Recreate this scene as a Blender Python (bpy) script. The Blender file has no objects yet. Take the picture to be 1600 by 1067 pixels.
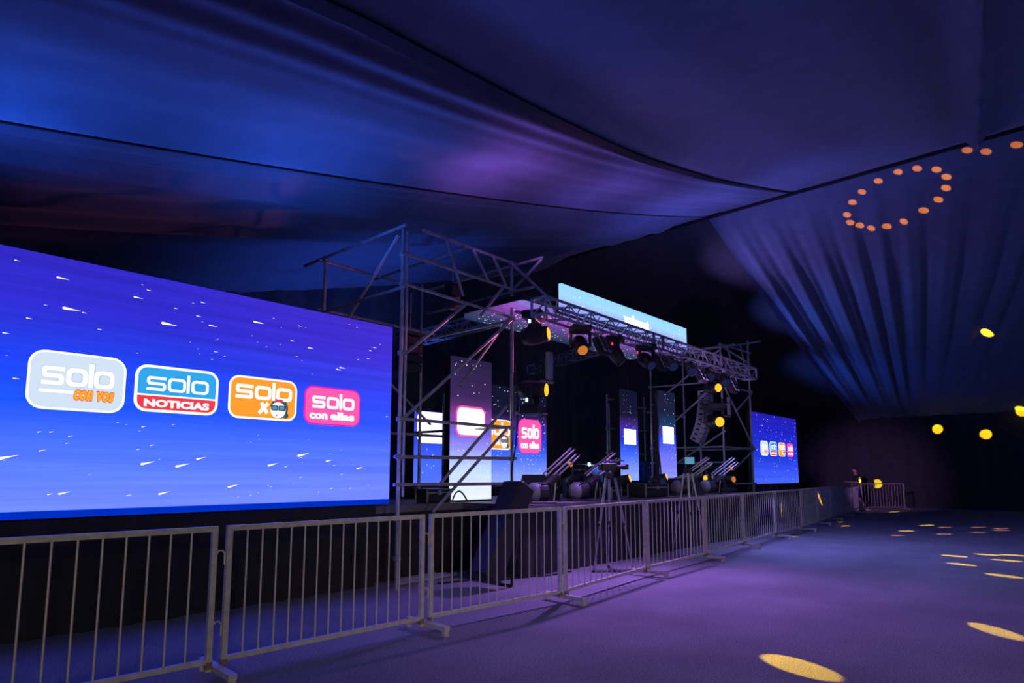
import bpy, bmesh, math, random
from mathutils import Vector, Matrix, Euler
R = math.radians
sc = bpy.context.scene
C = bpy.context.collection
rnd = random.Random(7)

# ------------------------------------------------------------------ camera
HEAD = R(42.1); PITCH = math.atan(0.116)
fwd = Vector((math.cos(HEAD)*math.cos(PITCH), math.sin(HEAD)*math.cos(PITCH), math.sin(PITCH)))
rgt = Vector((math.sin(HEAD), -math.cos(HEAD), 0))
upv = rgt.cross(fwd)
cd = bpy.data.cameras.new('camera'); cam = bpy.data.objects.new('camera', cd); C.objects.link(cam)
m = Matrix((rgt, upv, -fwd)).transposed().to_4x4(); m.translation = (0, 0, 1.5); cam.matrix_world = m
cd.sensor_width = 36; cd.lens = 36*985/1600; cd.shift_y = 93/1600; cd.clip_end = 200
sc.camera = cam
# ------------------------------------------------------------------ view, world
sc.view_settings.view_transform = 'Standard'; sc.view_settings.look = 'None'
sc.view_settings.gamma = 1; sc.view_settings.use_curve_mapping = False
sc.view_settings.exposure = 0.12
w = bpy.data.worlds.new('night'); sc.world = w; w.use_nodes = True
w.node_tree.nodes['Background'].inputs[0].default_value = (0.02, 0.03, 0.09, 1)
w.node_tree.nodes['Background'].inputs[1].default_value = 0.2

# ------------------------------------------------------------------ lights
def lamp(name, kind, loc, col, power, target=None, size=60, blend=0.6, radius=0.15, parent=None):
    d = bpy.data.lights.new(name, kind); d.color = col; d.energy = power
    o = bpy.data.objects.new(name, d); C.objects.link(o)
    if kind == 'SPOT':
        d.spot_size = R(size); d.spot_blend = blend
    if kind == 'AREA':
        d.size = radius
    else:
        d.shadow_soft_size = radius
    o.location = loc
    if target is not None:
        o.rotation_euler = (Vector(target)-Vector(loc)).to_track_quat('-Z', 'Y').to_euler()
    if parent is not None:
        o.parent = parent; o.location = Vector(loc)-parent.location
    return o
# unseen lamps added for warm light and blue fill from behind the photographer
lamp('fill_lamp', 'SPOT', (-4.5, -9.0, 3.0), (1.0, 0.84, 0.60), 900, (2.0, 4.9, 0.2), 36, 1.0, 0.5)
lamp('fill_lamp', 'SPOT', (-1.0, -9.5, 3.0), (1.0, 0.82, 0.66), 900, (7.0, 4.8, 0.2), 36, 1.0, 0.5)
lamp('fill_lamp', 'SPOT', (6.0, -9.5, 3.0), (0.95, 0.74, 0.75), 700, (14.5, 5.4, 0.3), 36, 1.0, 0.5)
lamp('fill_lamp', 'POINT', (14, -9.5, 4.0), (0.08, 0.26, 1.0), 190, radius=0.6)
lamp('fill_lamp', 'POINT', (25, -8.5, 3.4), (0.14, 0.24, 1.0), 110, radius=0.6)
# colour washes thrown from the stage rig
lamp('blue_wash', 'SPOT', (1.0, 7.1, 3.70), (0.03, 0.15, 1.0), 80, (1.2, 6.6, 5.2), 170, 1.0, 0.25)
lamp('blue_wash', 'SPOT', (3.9, 7.1, 3.70), (0.04, 0.16, 1.0), 145, (4.1, 6.4, 5.7), 165, 1.0, 0.25)
lamp('violet_wash', 'SPOT', (6.5, 6.2, 4.70), (0.50, 0.15, 0.85), 85, (6.9, 5.8, 6.3), 155, 1.0, 0.2)
lamp('violet_wash', 'SPOT', (9.9, 6.0, 4.9), (0.32, 0.15, 0.95), 110, (10.3, 5.8, 7.0), 150, 1.0, 0.2)
lamp('indigo_roof_wash', 'SPOT', (14.2, 6.2, 4.5), (0.17, 0.17, 1.0), 430, (14.6, 6.0, 8.3), 130, 1.0, 0.2)
lamp('violet_floor_wash', 'SPOT', (8.6, 5.7, 3.6), (0.42, 0.19, 0.95), 950, (7.6, 4.0, 0), 105, 1.0, 0.12)
lamp('blue_floor_wash', 'SPOT', (13.4, 5.7, 3.6), (0.24, 0.24, 1.0), 850, (14.0, 1.0, 0), 155, 1.0, 0.2)
lamp('pink_rig_wash', 'SPOT', (9.3, 6.45, 3.4), (1.0, 0.22, 0.55), 150, (6.6, 7.1, 4.2), 55, 1.0, 0.08)
lamp('lilac_rig_wash', 'SPOT', (12.0, 5.2, 2.3), (0.62, 0.35, 1.0), 160, (13.5, 6.2, 4.0), 110, 1.0, 0.1)
lamp('blue_drape_wash', 'SPOT', (18.9, 9.5, 5.8), (0.34, 0.24, 1.0), 330, (19.5, 6.9, 7.9), 85, 1.0, 0.10)
lamp('blue_drape_wash', 'SPOT', (22.2, 9.4, 4.6), (0.12, 0.20, 1.0), 420, (23.0, 7.0, 6.6), 80, 1.0, 0.10)
lamp('blue_drape_wash', 'SPOT', (26.4, 9.2, 3.2), (0.06, 0.16, 1.0), 260, (27.8, 7.2, 5.2), 95, 1.0, 0.10)
lamp('violet_far_wash', 'SPOT', (18.5, 6.2, 3.8), (0.62, 0.30, 0.9), 1900, (30.0, 7.2, 1.7), 28, 1.0, 0.15)
lamp('blue_rear_wash', 'SPOT', (9.0, 10.6, 2.0), (0.06, 0.15, 1.0), 480, (8.0, 12.0, 6.0), 100, 1.0, 0.2)

# ------------------------------------------------------------------ materials
MATS = {}
def nmat(name):
    mt = bpy.data.materials.new(name); mt.use_nodes = True
    nt = mt.node_tree; nt.nodes.clear()
    out = nt.nodes.new('ShaderNodeOutputMaterial'); MATS[name] = mt
    return mt, nt, out
def surf(name, col, rough=0.6, metal=0.0, var=0.15, scale=8.0, bump=0.0, bscale=60.0, sheen=0.0, stretch=None):
    mt, nt, out = nmat(name); N = nt.nodes.new; L = nt.links.new
    b = N('ShaderNodeBsdfPrincipled'); L(b.outputs[0], out.inputs[0])
    tc = N('ShaderNodeTexCoord'); mp = N('ShaderNodeMapping'); L(tc.outputs['Object'], mp.inputs[0])
    if stretch: mp.inputs['Scale'].default_value = stretch
    n = N('ShaderNodeTexNoise'); n.inputs['Scale'].default_value = scale; n.inputs['Detail'].default_value = 4
    L(mp.outputs[0], n.inputs['Vector'])
    r = N('ShaderNodeValToRGB'); L(n.outputs['Fac'], r.inputs[0])
    r.color_ramp.elements[0].position = 0.3; r.color_ramp.elements[1].position = 0.7
    r.color_ramp.elements[0].color = tuple(c*(1-var) for c in col)+(1,)
    r.color_ramp.elements[1].color = tuple(min(1, c*(1+var)) for c in col)+(1,)
    L(r.outputs[0], b.inputs['Base Color'])
    b.inputs['Roughness'].default_value = rough; b.inputs['Metallic'].default_value = metal
    if sheen: b.inputs['Sheen Weight'].default_value = sheen
    if bump:
        n2 = N('ShaderNodeTexNoise'); n2.inputs['Scale'].default_value = bscale; L(mp.outputs[0], n2.inputs['Vector'])
        bp = N('ShaderNodeBump'); bp.inputs['Strength'].default_value = bump; bp.inputs['Distance'].default_value = 0.02
        L(n2.outputs['Fac'], bp.inputs['Height']); L(bp.outputs[0], b.inputs['Normal'])
    return mt
def glow(name, col, strength=1.0, sample=True):
    mt, nt, out = nmat(name); e = nt.nodes.new('ShaderNodeEmission')
    e.inputs[0].default_value = tuple(col)+(1,); e.inputs[1].default_value = strength
    nt.links.new(e.outputs[0], out.inputs[0])
    if not sample: mt.cycles.emission_sampling = 'NONE'
    return mt
def led(name, axis, a, b, stops, strength=1.0, tint=None, lines=0.10):
    """an LED picture: colour ramp along one world axis from a to b, faint scan lines, optional tint (axis, a, b, colour)"""
    mt, nt, out = nmat(name); N = nt.nodes.new; L = nt.links.new
    g = N('ShaderNodeNewGeometry'); s = N('ShaderNodeSeparateXYZ'); L(g.outputs['Position'], s.inputs[0])
    mr = N('ShaderNodeMapRange'); L(s.outputs[axis], mr.inputs[0]); mr.inputs[1].default_value = a; mr.inputs[2].default_value = b
    rp = N('ShaderNodeValToRGB'); L(mr.outputs[0], rp.inputs[0]); el = rp.color_ramp.elements
    while len(el) < len(stops): el.new(0.5)
    for e, (p, c) in zip(el, stops): e.position = p; e.color = tuple(c)+(1,)
    mp = N('ShaderNodeMapping'); L(g.outputs['Position'], mp.inputs[0])
    sc3 = [0.35, 0.35, 0.35]; sc3[axis] = 14.0; mp.inputs['Scale'].default_value = sc3
    n = N('ShaderNodeTexNoise'); n.inputs['Scale'].default_value = 1.0; n.inputs['Detail'].default_value = 3; L(mp.outputs[0], n.inputs['Vector'])
    m2 = N('ShaderNodeMapRange'); L(n.outputs['Fac'], m2.inputs[0]); m2.inputs[1].default_value = 0.3; m2.inputs[2].default_value = 0.7
    m2.inputs[3].default_value = 1-lines*1.6; m2.inputs[4].default_value = 1+lines
    col = rp.outputs[0]
    if tint:
        m3 = N('ShaderNodeMapRange'); L(s.outputs[tint[0]], m3.inputs[0]); m3.inputs[1].default_value = tint[1]; m3.inputs[2].default_value = tint[2]
        mx = N('ShaderNodeMix'); mx.data_type = 'RGBA'; mx.blend_type = 'ADD'
        L(m3.outputs[0], mx.inputs['Factor']); L(col, mx.inputs['A']); mx.inputs['B'].default_value = tuple(tint[3])+(1,)
        col = mx.outputs['Result']
    e = N('ShaderNodeEmission'); L(col, e.inputs[0])
    ml = N('ShaderNodeMath'); ml.operation = 'MULTIPLY'; L(m2.outputs[0], ml.inputs[0]); ml.inputs[1].default_value = strength
    L(ml.outputs[0], e.inputs[1]); L(e.outputs[0], out.inputs[0])
    return mt

def speckle(name, col, rough):
    """short-pile carpet: broad worn patches, fine fibre speckle and relief"""
    mt = surf(name, col, rough, 0, 0.20, 0.9, 0.6, 160, 0.1); nt = mt.node_tree; N = nt.nodes.new; L = nt.links.new
    b = nt.nodes['Principled BSDF']; src = b.inputs['Base Color'].links[0].from_socket
    tc = nt.nodes['Texture Coordinate']; n = N('ShaderNodeTexNoise'); n.inputs['Scale'].default_value = 75; n.inputs['Detail'].default_value = 2; L(tc.outputs['Object'], n.inputs['Vector'])
    mr = N('ShaderNodeMapRange'); L(n.outputs['Fac'], mr.inputs[0]); mr.inputs[1].default_value = .3; mr.inputs[2].default_value = .7; mr.inputs[3].default_value = .45; mr.inputs[4].default_value = 1.55
    mx = N('ShaderNodeMix'); mx.data_type = 'RGBA'; mx.blend_type = 'MULTIPLY'; mx.inputs['Factor'].default_value = 1
    L(src, mx.inputs['A']); L(mr.outputs[0], mx.inputs['B']); L(mx.outputs['Result'], b.inputs['Base Color'])
    return mt
surf('array_grey', (0.5, 0.5, 0.54), 0.5, 0.1, 0.2, 20.0)
surf('tent_fabric', (0.135, 0.175, 0.27), 0.8, 0, 0.12, 3.0, 0.15, 90, 0.3)
surf('black_drape', (0.055, 0.055, 0.065), 0.9, 0, 0.2, 4.0, 0.2, 60, 0.2)
surf('skirt_cloth', (0.022, 0.022, 0.026), 0.9, 0, 0.2, 4.0, 0.2, 60, 0.1)
surf('dark_strip', (0.012, 0.012, 0.014), 0.9)  # near-black for the crease shade strips and the ridge tube
speckle('carpet', (0.27, 0.26, 0.28), 0.95)
surf('barrier_paint', (0.66, 0.62, 0.53), 0.45, 0.15, 0.16, 14.0, 0.1, 60)
surf('rust', (0.30, 0.20, 0.14), 0.8)
surf('galvanised', (0.44, 0.44, 0.46), 0.5, 0.45, 0.25, 9.0)
surf('alloy', (0.62, 0.62, 0.66), 0.35, 0.8, 0.12, 9.0)
surf('black_steel', (0.03, 0.03, 0.035), 0.45, 0.3, 0.2, 12.0)
surf('black_plastic', (0.025, 0.025, 0.028), 0.5, 0, 0.2, 20.0)
surf('dark_wood', (0.04, 0.035, 0.035), 0.7, 0, 0.2, 6.0)
surf('deck', (0.16, 0.15, 0.17), 0.6, 0, 0.2, 3.0)
surf('grille', (0.05, 0.05, 0.055), 0.5, 0.5, 0.4, 140.0)
surf('grey_paint', (0.32, 0.34, 0.38), 0.5, 0.2, 0.1, 10.0)
surf('launch_tube', (0.62, 0.60, 0.58), 0.4, 0.2, 0.1, 10.0)
surf('skin', (0.55, 0.33, 0.26), 0.6, 0, 0.06, 12.0)
surf('black_shirt', (0.02, 0.02, 0.025), 0.9)
surf('blue_shorts', (0.06, 0.16, 0.34), 0.8)
surf('dark_hair', (0.02, 0.014, 0.01), 0.7)
surf('glass_dark', (0.02, 0.02, 0.03), 0.12, 0.0, 0.05)
surf('cable_black', (0.02, 0.02, 0.022), 0.6)
surf('blue_case', (0.03, 0.07, 0.25), 0.5)
glow('amber_lens', (1.0, 0.42, 0.02), 1.5)
glow('amber_dim', (1.0, 0.30, 0.05), 0.55)
glow('red_led', (1.0, 0.05, 0.03), 1.2, False)
glow('cyan_led', (0.35, 0.85, 1.0), 6.0)
glow('blue_lens', (0.03, 0.04, 0.20), 0.3, False)
glow('white_print', (0.97, 0.98, 1.0), 1.05, False)
glow('hot_white', (1.0, 0.99, 0.95), 1.6)
glow('dim_blue_glow', (0.0, 0.025, 0.50), 1.0, False)
glow('star_light', (0.85, 0.90, 1.0), 0.95, False)
glow('p_silver', (0.60, 0.72, 0.86), 1.0)
glow('p_grey', (0.50, 0.58, 0.72), 1.0, False)
glow('p_sky', (0.03, 0.36, 0.80), 1.0)
glow('p_red', (0.80, 0.045, 0.07), 1.0)
glow('p_orange', (1.0, 0.33, 0.03), 1.0)
glow('p_amber', (1.0, 0.42, 0.02), 1.0, False)
glow('p_pink', (1.0, 0.10, 0.42), 1.0)
glow('p_magenta', (0.86, 0.01, 0.40), 1.0, False)
glow('p_purple', (0.22, 0.10, 0.55), 1.0, False)
glow('p_slate', (0.05, 0.09, 0.13), 1.0, False)
glow('p_darkglass', (0.02, 0.05, 0.09), 1.0, False)
glow('p_lens', (0.10, 0.26, 0.42), 1.0, False)

# ------------------------------------------------------------------ mesh helpers
class MB:
    def __init__(s): s.v = []; s.f = []
    def add(s, vs, fs):
        o = len(s.v); s.v += [tuple(v) for v in vs]; s.f += [tuple(i+o for i in f) for f in fs]; return s
    def box(s, c, d, rot=None):
        x, y, z = d[0]/2, d[1]/2, d[2]/2
        vs = [Vector((a*x, b*y, e*z)) for e in (-1, 1) for b in (-1, 1) for a in (-1, 1)]
        if rot is not None: vs = [rot @ v for v in vs]
        c = Vector(c)
        return s.add([v+c for v in vs], [(0, 2, 3, 1), (4, 5, 7, 6), (0, 1, 5, 4), (2, 6, 7, 3), (0, 4, 6, 2), (1, 3, 7, 5)])
    def cbox(s, c, d, b=0.01, rot=None):
        """box with chamfered edges"""
        x, y, z = d[0]/2, d[1]/2, d[2]/2; b = min(b, x*.9, y*.9, z*.9); vs = []
        for e in (-1, 1):
            for f, g in ((1, 0), (0, 1), (0, 1), (1, 0), (1, 0), (0, 1), (0, 1), (1, 0)): pass
        bm = bmesh.new(); bmesh.ops.create_cube(bm, size=1)
        for v in bm.verts: v.co = Vector((v.co.x*d[0], v.co.y*d[1], v.co.z*d[2]))
        bmesh.ops.bevel(bm, geom=bm.edges[:], offset=b, segments=1, affect='EDGES')
        bm.verts.index_update(); vs = [v.co.copy() for v in bm.verts]; fs = [[v.index for v in f.verts] for f in bm.faces]; bm.free()
        if rot is not None: vs = [rot @ v for v in vs]
        c = Vector(c); return s.add([v+c for v in vs], fs)
    def tube(s, p, q, r, n=8, r2=None):
        p, q = Vector(p), Vector(q); d = (q-p).normalized(); a = d.orthogonal().normalized(); b = d.cross(a); r2 = r if r2 is None else r2
        vs = []
        for c, rr in ((p, r), (q, r2)):
            vs += [c+(a*math.cos(2*math.pi*k/n)+b*math.sin(2*math.pi*k/n))*rr for k in range(n)]
        fs = [(k, (k+1) % n, n+(k+1) % n, n+k) for k in range(n)]+[tuple(range(n-1, -1, -1)), tuple(range(n, 2*n))]
        return s.add(vs, fs)
    def lathe(s, o, d, prof, n=16):
        o, d = Vector(o), Vector(d).normalized(); a = d.orthogonal().normalized(); b = d.cross(a); vs = []; fs = []
        for (h, r) in prof: vs += [o+d*h+(a*math.cos(2*math.pi*k/n)+b*math.sin(2*math.pi*k/n))*r for k in range(n)]
        for i in range(len(prof)-1):
            for k in range(n): fs.append((i*n+k, i*n+(k+1) % n, (i+1)*n+(k+1) % n, (i+1)*n+k))
        fs += [tuple(range(n-1, -1, -1)), tuple(range((len(prof)-1)*n, len(prof)*n))]
        return s.add(vs, fs)
    def path(s, pts, r, n=6):
        P = [Vector(p) for p in pts]; vs = []; fs = []; prev = None
        for i, p in enumerate(P):
            d = (P[min(i+1, len(P)-1)]-P[max(i-1, 0)]).normalized()
            a = d.orthogonal().normalized() if prev is None else (prev-d*prev.dot(d)).normalized()
            prev = a; b = d.cross(a)
            vs += [p+(a*math.cos(2*math.pi*k/n)+b*math.sin(2*math.pi*k/n))*r for k in range(n)]
        for i in range(len(P)-1):
            for k in range(n): fs.append((i*n+k, i*n+(k+1) % n, (i+1)*n+(k+1) % n, (i+1)*n+k))
        fs += [tuple(range(n-1, -1, -1)), tuple(range((len(P)-1)*n, len(P)*n))]
        return s.add(vs, fs)
    def prism(s, poly, y0, y1):
        """polygon in XZ, extruded along Y"""
        n = len(poly); vs = [(x, y0, z) for x, z in poly]+[(x, y1, z) for x, z in poly]
        fs = [tuple(range(n)), tuple(range(2*n-1, n-1, -1))]+[(k, n+k, n+(k+1) % n, (k+1) % n) for k in range(n)]
        return s.add(vs, fs)
    def ring(s, outer, inner, y0, y1):
        n = len(outer); vs = [(x, y0, z) for x, z in outer]+[(x, y0, z) for x, z in inner]+[(x, y1, z) for x, z in outer]+[(x, y1, z) for x, z in inner]
        fs = []
        for k in range(n):
            j = (k+1) % n
            fs += [(k, j, n+j, n+k), (2*n+k, 3*n+k, 3*n+j, 2*n+j), (k, 2*n+k, 2*n+j, j), (n+k, n+j, 3*n+j, 3*n+k)]
        return s.add(vs, fs)
def obj(name, mb, mat, parent=None, world=False, smooth=False, loc=None, label=None):
    off = parent.location if (world and parent is not None) else Vector((0, 0, 0))
    me = bpy.data.meshes.new(name); me.from_pydata([Vector(v)-off for v in mb.v], [], mb.f)
    if smooth: me.polygons.foreach_set('use_smooth', [True]*len(me.polygons))
    me.materials.append(MATS[mat]); me.update()
    o = bpy.data.objects.new(name, me); C.objects.link(o)
    if parent is not None: o.parent = parent
    if loc is not None: o.location = loc
    if label: o['label'] = label
    return o
def inst(name, me, parent, loc=(0, 0, 0), rot=(0, 0, 0)):
    o = bpy.data.objects.new(name, me); C.objects.link(o); o.parent = parent; o.location = loc; o.rotation_euler = rot; return o
def tag(o, label, cat, group=None):
    o['label'] = label; o['category'] = cat
    if group: o['group'] = group
    return o
def thing(name, label, cat, loc=(0, 0, 0), rz=0, group=None):
    o = bpy.data.objects.new(name, None); C.objects.link(o); o.location = loc; o.rotation_euler = (0, 0, rz); o.empty_display_size = 0.1
    return tag(o, label, cat, group)
def structure(o): o['kind'] = 'structure'; return o
def stuff(o): o['kind'] = 'stuff'; return o

# ================================================================== SETTING
def grid(us, vs, fn):
    mb = MB(); mb.v = [fn(u, v) for u in us for v in vs]; n = len(vs)
    mb.f = [(i*n+j, (i+1)*n+j, (i+1)*n+j+1, i*n+j+1) for i in range(len(us)-1) for j in range(n-1)]
    return mb
def lin(a, b, n): return [a+(b-a)*i/(n-1) for i in range(n)]
def interp(x, xs, ys):
    if x <= xs[0]: return ys[0]
    for i in range(len(xs)-1):
        if x <= xs[i+1]:
            t = (x-xs[i])/(xs[i+1]-xs[i]); return ys[i]+(ys[i+1]-ys[i])*t
    return ys[-1]
RX = 17.0                                   # the roof ridge
def roof(x): return 4.7+.19*x+.0037*x*x
floor = structure(obj('floor', MB().box((12.2, 0.75, -0.05), (42.6, 25.5, 0.1)), 'carpet'))

ceiling = bpy.data.objects.new('ceiling', None); C.objects.link(ceiling); structure(ceiling)
def c1(x): return interp(x, [-9, 2.6, 4.7, 8, 11, 14, 17], [3.4, 3.94, 4.2, 4.58, 4.74, 4.78, 4.85])
def c2(x): return 7.1
def c3(x): return interp(x, [-9, 1.4, 7, 10, 14, 17], [10.5, 10.4, 10.15, 10.1, 10.0, 9.9])
def gat(x):                                  # folds gather towards the ridge
    return max(0.0, (x-9)/8)**2
def fold_line(x): return 0.45+(x-7.7)*0.088
def p_near(x, s):
    y = -12+(c1(x)+12)*s
    z = roof(x)-0.10*math.sin(math.pi*min(1, (y+2)/6.7))*(y > -2)
    z += -0.30*math.exp(-((y-fold_line(x))/0.12)**2)*min(1, max(0, (x+4)/8))
    z += 0.05*math.sin(y*2.1+0.12*x)+0.035*math.sin(y*4.3-0.2*x)*(1-gat(x))
    e = c1(x)-y
    z -= 0.14*math.exp(-(e/0.30)**2)
    return (x, y, z)
def p_mid(x, s):
    y = c1(x)+(c2(x)-c1(x))*s
    z = roof(x)+0.62*(1-min(1, s/0.5))**1.5-0.10*math.sin(math.pi*s)+0.07*math.sin(2*math.pi*(s*1.45+.25))*s
    k = max(0, 1-abs(s-0.18)/0.25)
    z += 0.034*k*math.sin(s*88+0.25*x)+0.02*gat(x)*math.sin(s*52)+0.05*gat(x)*math.sin(s*21+1)
    z += 0.012*math.sin(s*31+0.4*x)
    z -= 0.10*math.exp(-((1-s)/0.07)**2)
    return (x, y, z)
def p_back(x, s):
    y = c2(x)+(c3(x)-c2(x))*s
    z = roof(x)+0.30*(1-min(1, s/0.35))**1.5-0.16*math.sin(math.pi*s)-0.22*s*s
    k = max(0, 1-abs(s-0.12)/0.2)
    z += 0.028*k*math.sin(s*100+0.2*x)+0.03*math.sin(s*26+0.15*x)+0.05*gat(x)*math.sin(s*24)
    z -= 0.06*math.exp(-(abs(s-(0.30+0.012*x))/0.02)**2)
    return (x, y, z)
def p_rear(x, s):
    y = c3(x)+(13.6-c3(x))*s
    z = roof(x)+0.15*(1-s)-0.12*math.sin(math.pi*s)-0.5*s*s+0.06*math.sin(s*17+0.3*x)
    return (x, y, z)
def to_ridge(f):
    def g(x, s):
        x_, y, z = f(x, s); k = min(1, max(0, (RX-x)/1.6)); k = k*k*(3-2*k); return (x_, y, roof(x)*(1-k)+z*k)
    return g
p_near, p_mid, p_back, p_rear = to_ridge(p_near), to_ridge(p_mid), to_ridge(p_back), to_ridge(p_rear)
XS = lin(-9.2, 9, 60)+lin(9.2, RX, 70)
obj('fabric_panel', grid(XS, lin(0, 1, 190), p_near), 'tent_fabric', ceiling, smooth=True)
obj('fabric_panel', grid(XS, lin(0, 1, 200), p_mid), 'tent_fabric', ceiling, smooth=True)
obj('fabric_panel', grid(XS, lin(0, 1, 200), p_back), 'tent_fabric', ceiling, smooth=True)
obj('fabric_panel', grid(XS, lin(0, 1, 60), p_rear), 'tent_fabric', ceiling, smooth=True)
def dark_strip(cf, pf, wid, drop):  # dark strip shaped along a ceiling crease in place of its shade
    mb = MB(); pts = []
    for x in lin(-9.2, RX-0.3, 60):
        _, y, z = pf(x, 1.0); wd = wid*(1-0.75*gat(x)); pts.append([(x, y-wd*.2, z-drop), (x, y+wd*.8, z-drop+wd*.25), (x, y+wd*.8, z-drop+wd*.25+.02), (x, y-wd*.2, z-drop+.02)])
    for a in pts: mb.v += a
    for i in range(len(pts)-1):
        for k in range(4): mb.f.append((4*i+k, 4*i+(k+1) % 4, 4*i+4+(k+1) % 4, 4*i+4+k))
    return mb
obj('crease_shade_strip', dark_strip(c1, p_near, 0.25, 0.03), 'dark_strip', ceiling, smooth=False)
obj('crease_shade_strip', dark_strip(c2, p_mid, 0.07, 0.02), 'dark_strip', ceiling, smooth=False)
obj('ridge_tube', MB().tube((RX, -12, roof(RX)-.03), (RX, 13.6, roof(RX)-.03), 0.06, 10), 'dark_strip', ceiling)
SK = (9.0-4.1)/(33.3-17)
def edge_y(x): return 7.65+0.15*(x-17)/16.3
def s_front(x, s):
    y = -12+(edge_y(x)+12)*s; t = (x-17)/16.3
    z = roof(RX)-(x-17)*SK-0.35*math.sin(math.pi*t)*(1-0.5*s)
    u = (edge_y(x)-y)/(3.3-1.7*t)
    amp = 0.20*math.exp(-u*0.75)*min(1, t*3.5)*(1-.75*t**3)
    z += amp*math.sin(u*23+0.9*math.sin(5*u))+0.3*amp*math.sin(u*61+1)
    z -= 0.18*math.exp(-(u/0.05)**2)*min(1, t*3)
    return (x, y, z)
def s_rear(x, s):
    y = edge_y(x)-0.4+(14.0-edge_y(x))*s; t = (x-17)/16.3
    z = roof(RX)-(x-17)*SK-0.10*math.sin(math.pi*t)+0.28*min(1, t*3)+0.05*math.sin(y*2.6+x*.3)*t
    return (x, y, z)
XS2 = lin(RX, 33.4, 60)
obj('fabric_panel', grid(XS2, lin(0, 1, 330), s_front), 'tent_fabric', ceiling, smooth=True)
obj('fabric_panel', grid(XS2, lin(0, 1, 60), s_rear), 'black_drape', ceiling, smooth=True)  # shade on the rear slope put into the colour, as darker cloth
# side curtains
def pleat(u): return 0.07*math.sin(u*5.2+0.8*math.sin(u*1.3))+0.03*math.sin(u*12.7)
structure(obj('wall_right', grid(lin(-12, 13.6, 330), lin(0, 1, 8), lambda y, s: (33.3+pleat(y)*(1.1-.4*s), y, 4.6*s)), 'black_drape', smooth=True))
structure(obj('wall_left', grid(lin(-12, 13.6, 200), lin(0, 1, 4), lambda y, s: (-9.0+pleat(y), y, 3.8*s)), 'black_drape', smooth=True))
structure(obj('wall_back', grid(lin(-9.2, 33.4, 420), lin(0, 1, 6), lambda x, s: (x, 13.4+pleat(x), 9.6*s)), 'black_drape', smooth=True))
structure(obj('wall_near', grid(lin(-9.2, 33.4, 300), lin(0, 1, 4), lambda x, s: (x, -11.9+pleat(x), 9.6*s)), 'black_drape', smooth=True))

# ================================================================== STAGE
st = thing('stage_platform', 'long dark stage platform with black skirt behind the crowd barriers', 'stage', (11.4, 8.5, 0))
obj('deck', MB().box((11.42, 8.6, 1.0), (8.75, 5.0, 0.1)), 'deck', st, world=True)
obj('wing_deck', MB().box((6.14, 8.55, 1.0), (1.79, 2.3, 0.1)), 'deck', st, world=True)
def skirt(x0, x1, y): return grid(lin(x0, x1, int((x1-x0)*14)), lin(0, 1, 4), lambda x, s: (x, y+0.02*math.sin(x*21+math.sin(x*5))*(1.2-s), 0.95*s+0.004))
obj('front_skirt', skirt(7.05, 15.8, 6.16), 'skirt_cloth', st, world=True, smooth=True)
obj('wing_skirt', skirt(5.24, 7.05, 7.44), 'skirt_cloth', st, world=True, smooth=True)
for x in (7.06, 15.78):
    obj('side_skirt', grid(lin(6.16, 11, 60), lin(0, 1, 3), lambda y, s, x=x: (x+0.015*math.sin(y*22), y, 0.95*s+0.004)), 'skirt_cloth', st, world=True, smooth=True)
obj('riser', MB().cbox((11.8, 10.0, 1.15), (8.6, 1.6, 0.2), 0.015), 'dark_wood', st, world=True)

# ================================================================== LED SCREENS
def rrect(x0, z0, x1, z1, r, n=6):
    P = []
    for cx, cz, a in ((x1-r, z1-r, 0), (x0+r, z1-r, 90), (x0+r, z0+r, 180), (x1-r, z0+r, 270)):
        for k in range(n+1): t = R(a+90*k/n); P.append((cx+r*math.cos(t), cz+r*math.sin(t)))
    return P
def stroke(mb, pts, wd, y0, y1):
    """a mitred thick line in XZ"""
    P = [Vector(p) for p in pts]; Lf = []; Rt = []
    for i, p in enumerate(P):
        d0 = (p-P[i-1]).normalized() if i else None; d1 = (P[i+1]-p).normalized() if i < len(P)-1 else None
        a = d0 or d1; b = d1 or d0; t = (a+b).normalized(); nn = Vector((-t.y, t.x)); c = max(0.35, nn.dot(Vector((-a.y, a.x))))
        Lf.append(p+nn*wd/2/c); Rt.append(p-nn*wd/2/c)
    for i in range(len(P)-1): mb.prism([Rt[i], Rt[i+1], Lf[i+1], Lf[i]], y1, y0)
def solo(x, z, wd, h, y, th=0.20):
    """the word 'solo' in squarish rounded letters; the l rises above the rest"""
    mb = MB(); u = wd/3.55; t = h*th; y0, y1 = y-0.003, y
    sx = x; sw = 1.05*u; r = h*.18
    pts = [(sx+sw, z+h-t/2), (sx+r, z+h-t/2), (sx+t/2, z+h-r), (sx+t/2, z+h/2+r*.55), (sx+r, z+h/2), (sx+sw-r, z+h/2), (sx+sw-t/2, z+h/2-r*.55), (sx+sw-t/2, z+r), (sx+sw-r, z+t/2), (sx, z+t/2)]
    stroke(mb, pts, t, y0, y1)
    for ox in (sx+1.15*u, sx+2.5*u):
        mb.ring(rrect(ox, z, ox+1.03*u, z+h, h*.30)[::-1], rrect(ox+t, z+t, ox+1.03*u-t, z+h-t, h*.14)[::-1], y0, y1)
    mb.prism([(sx+2.23*u, z), (sx+2.23*u, z+h*1.32), (sx+2.23*u+t, z+h*1.32), (sx+2.23*u+t, z)], y0, y1)
    return mb
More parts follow.
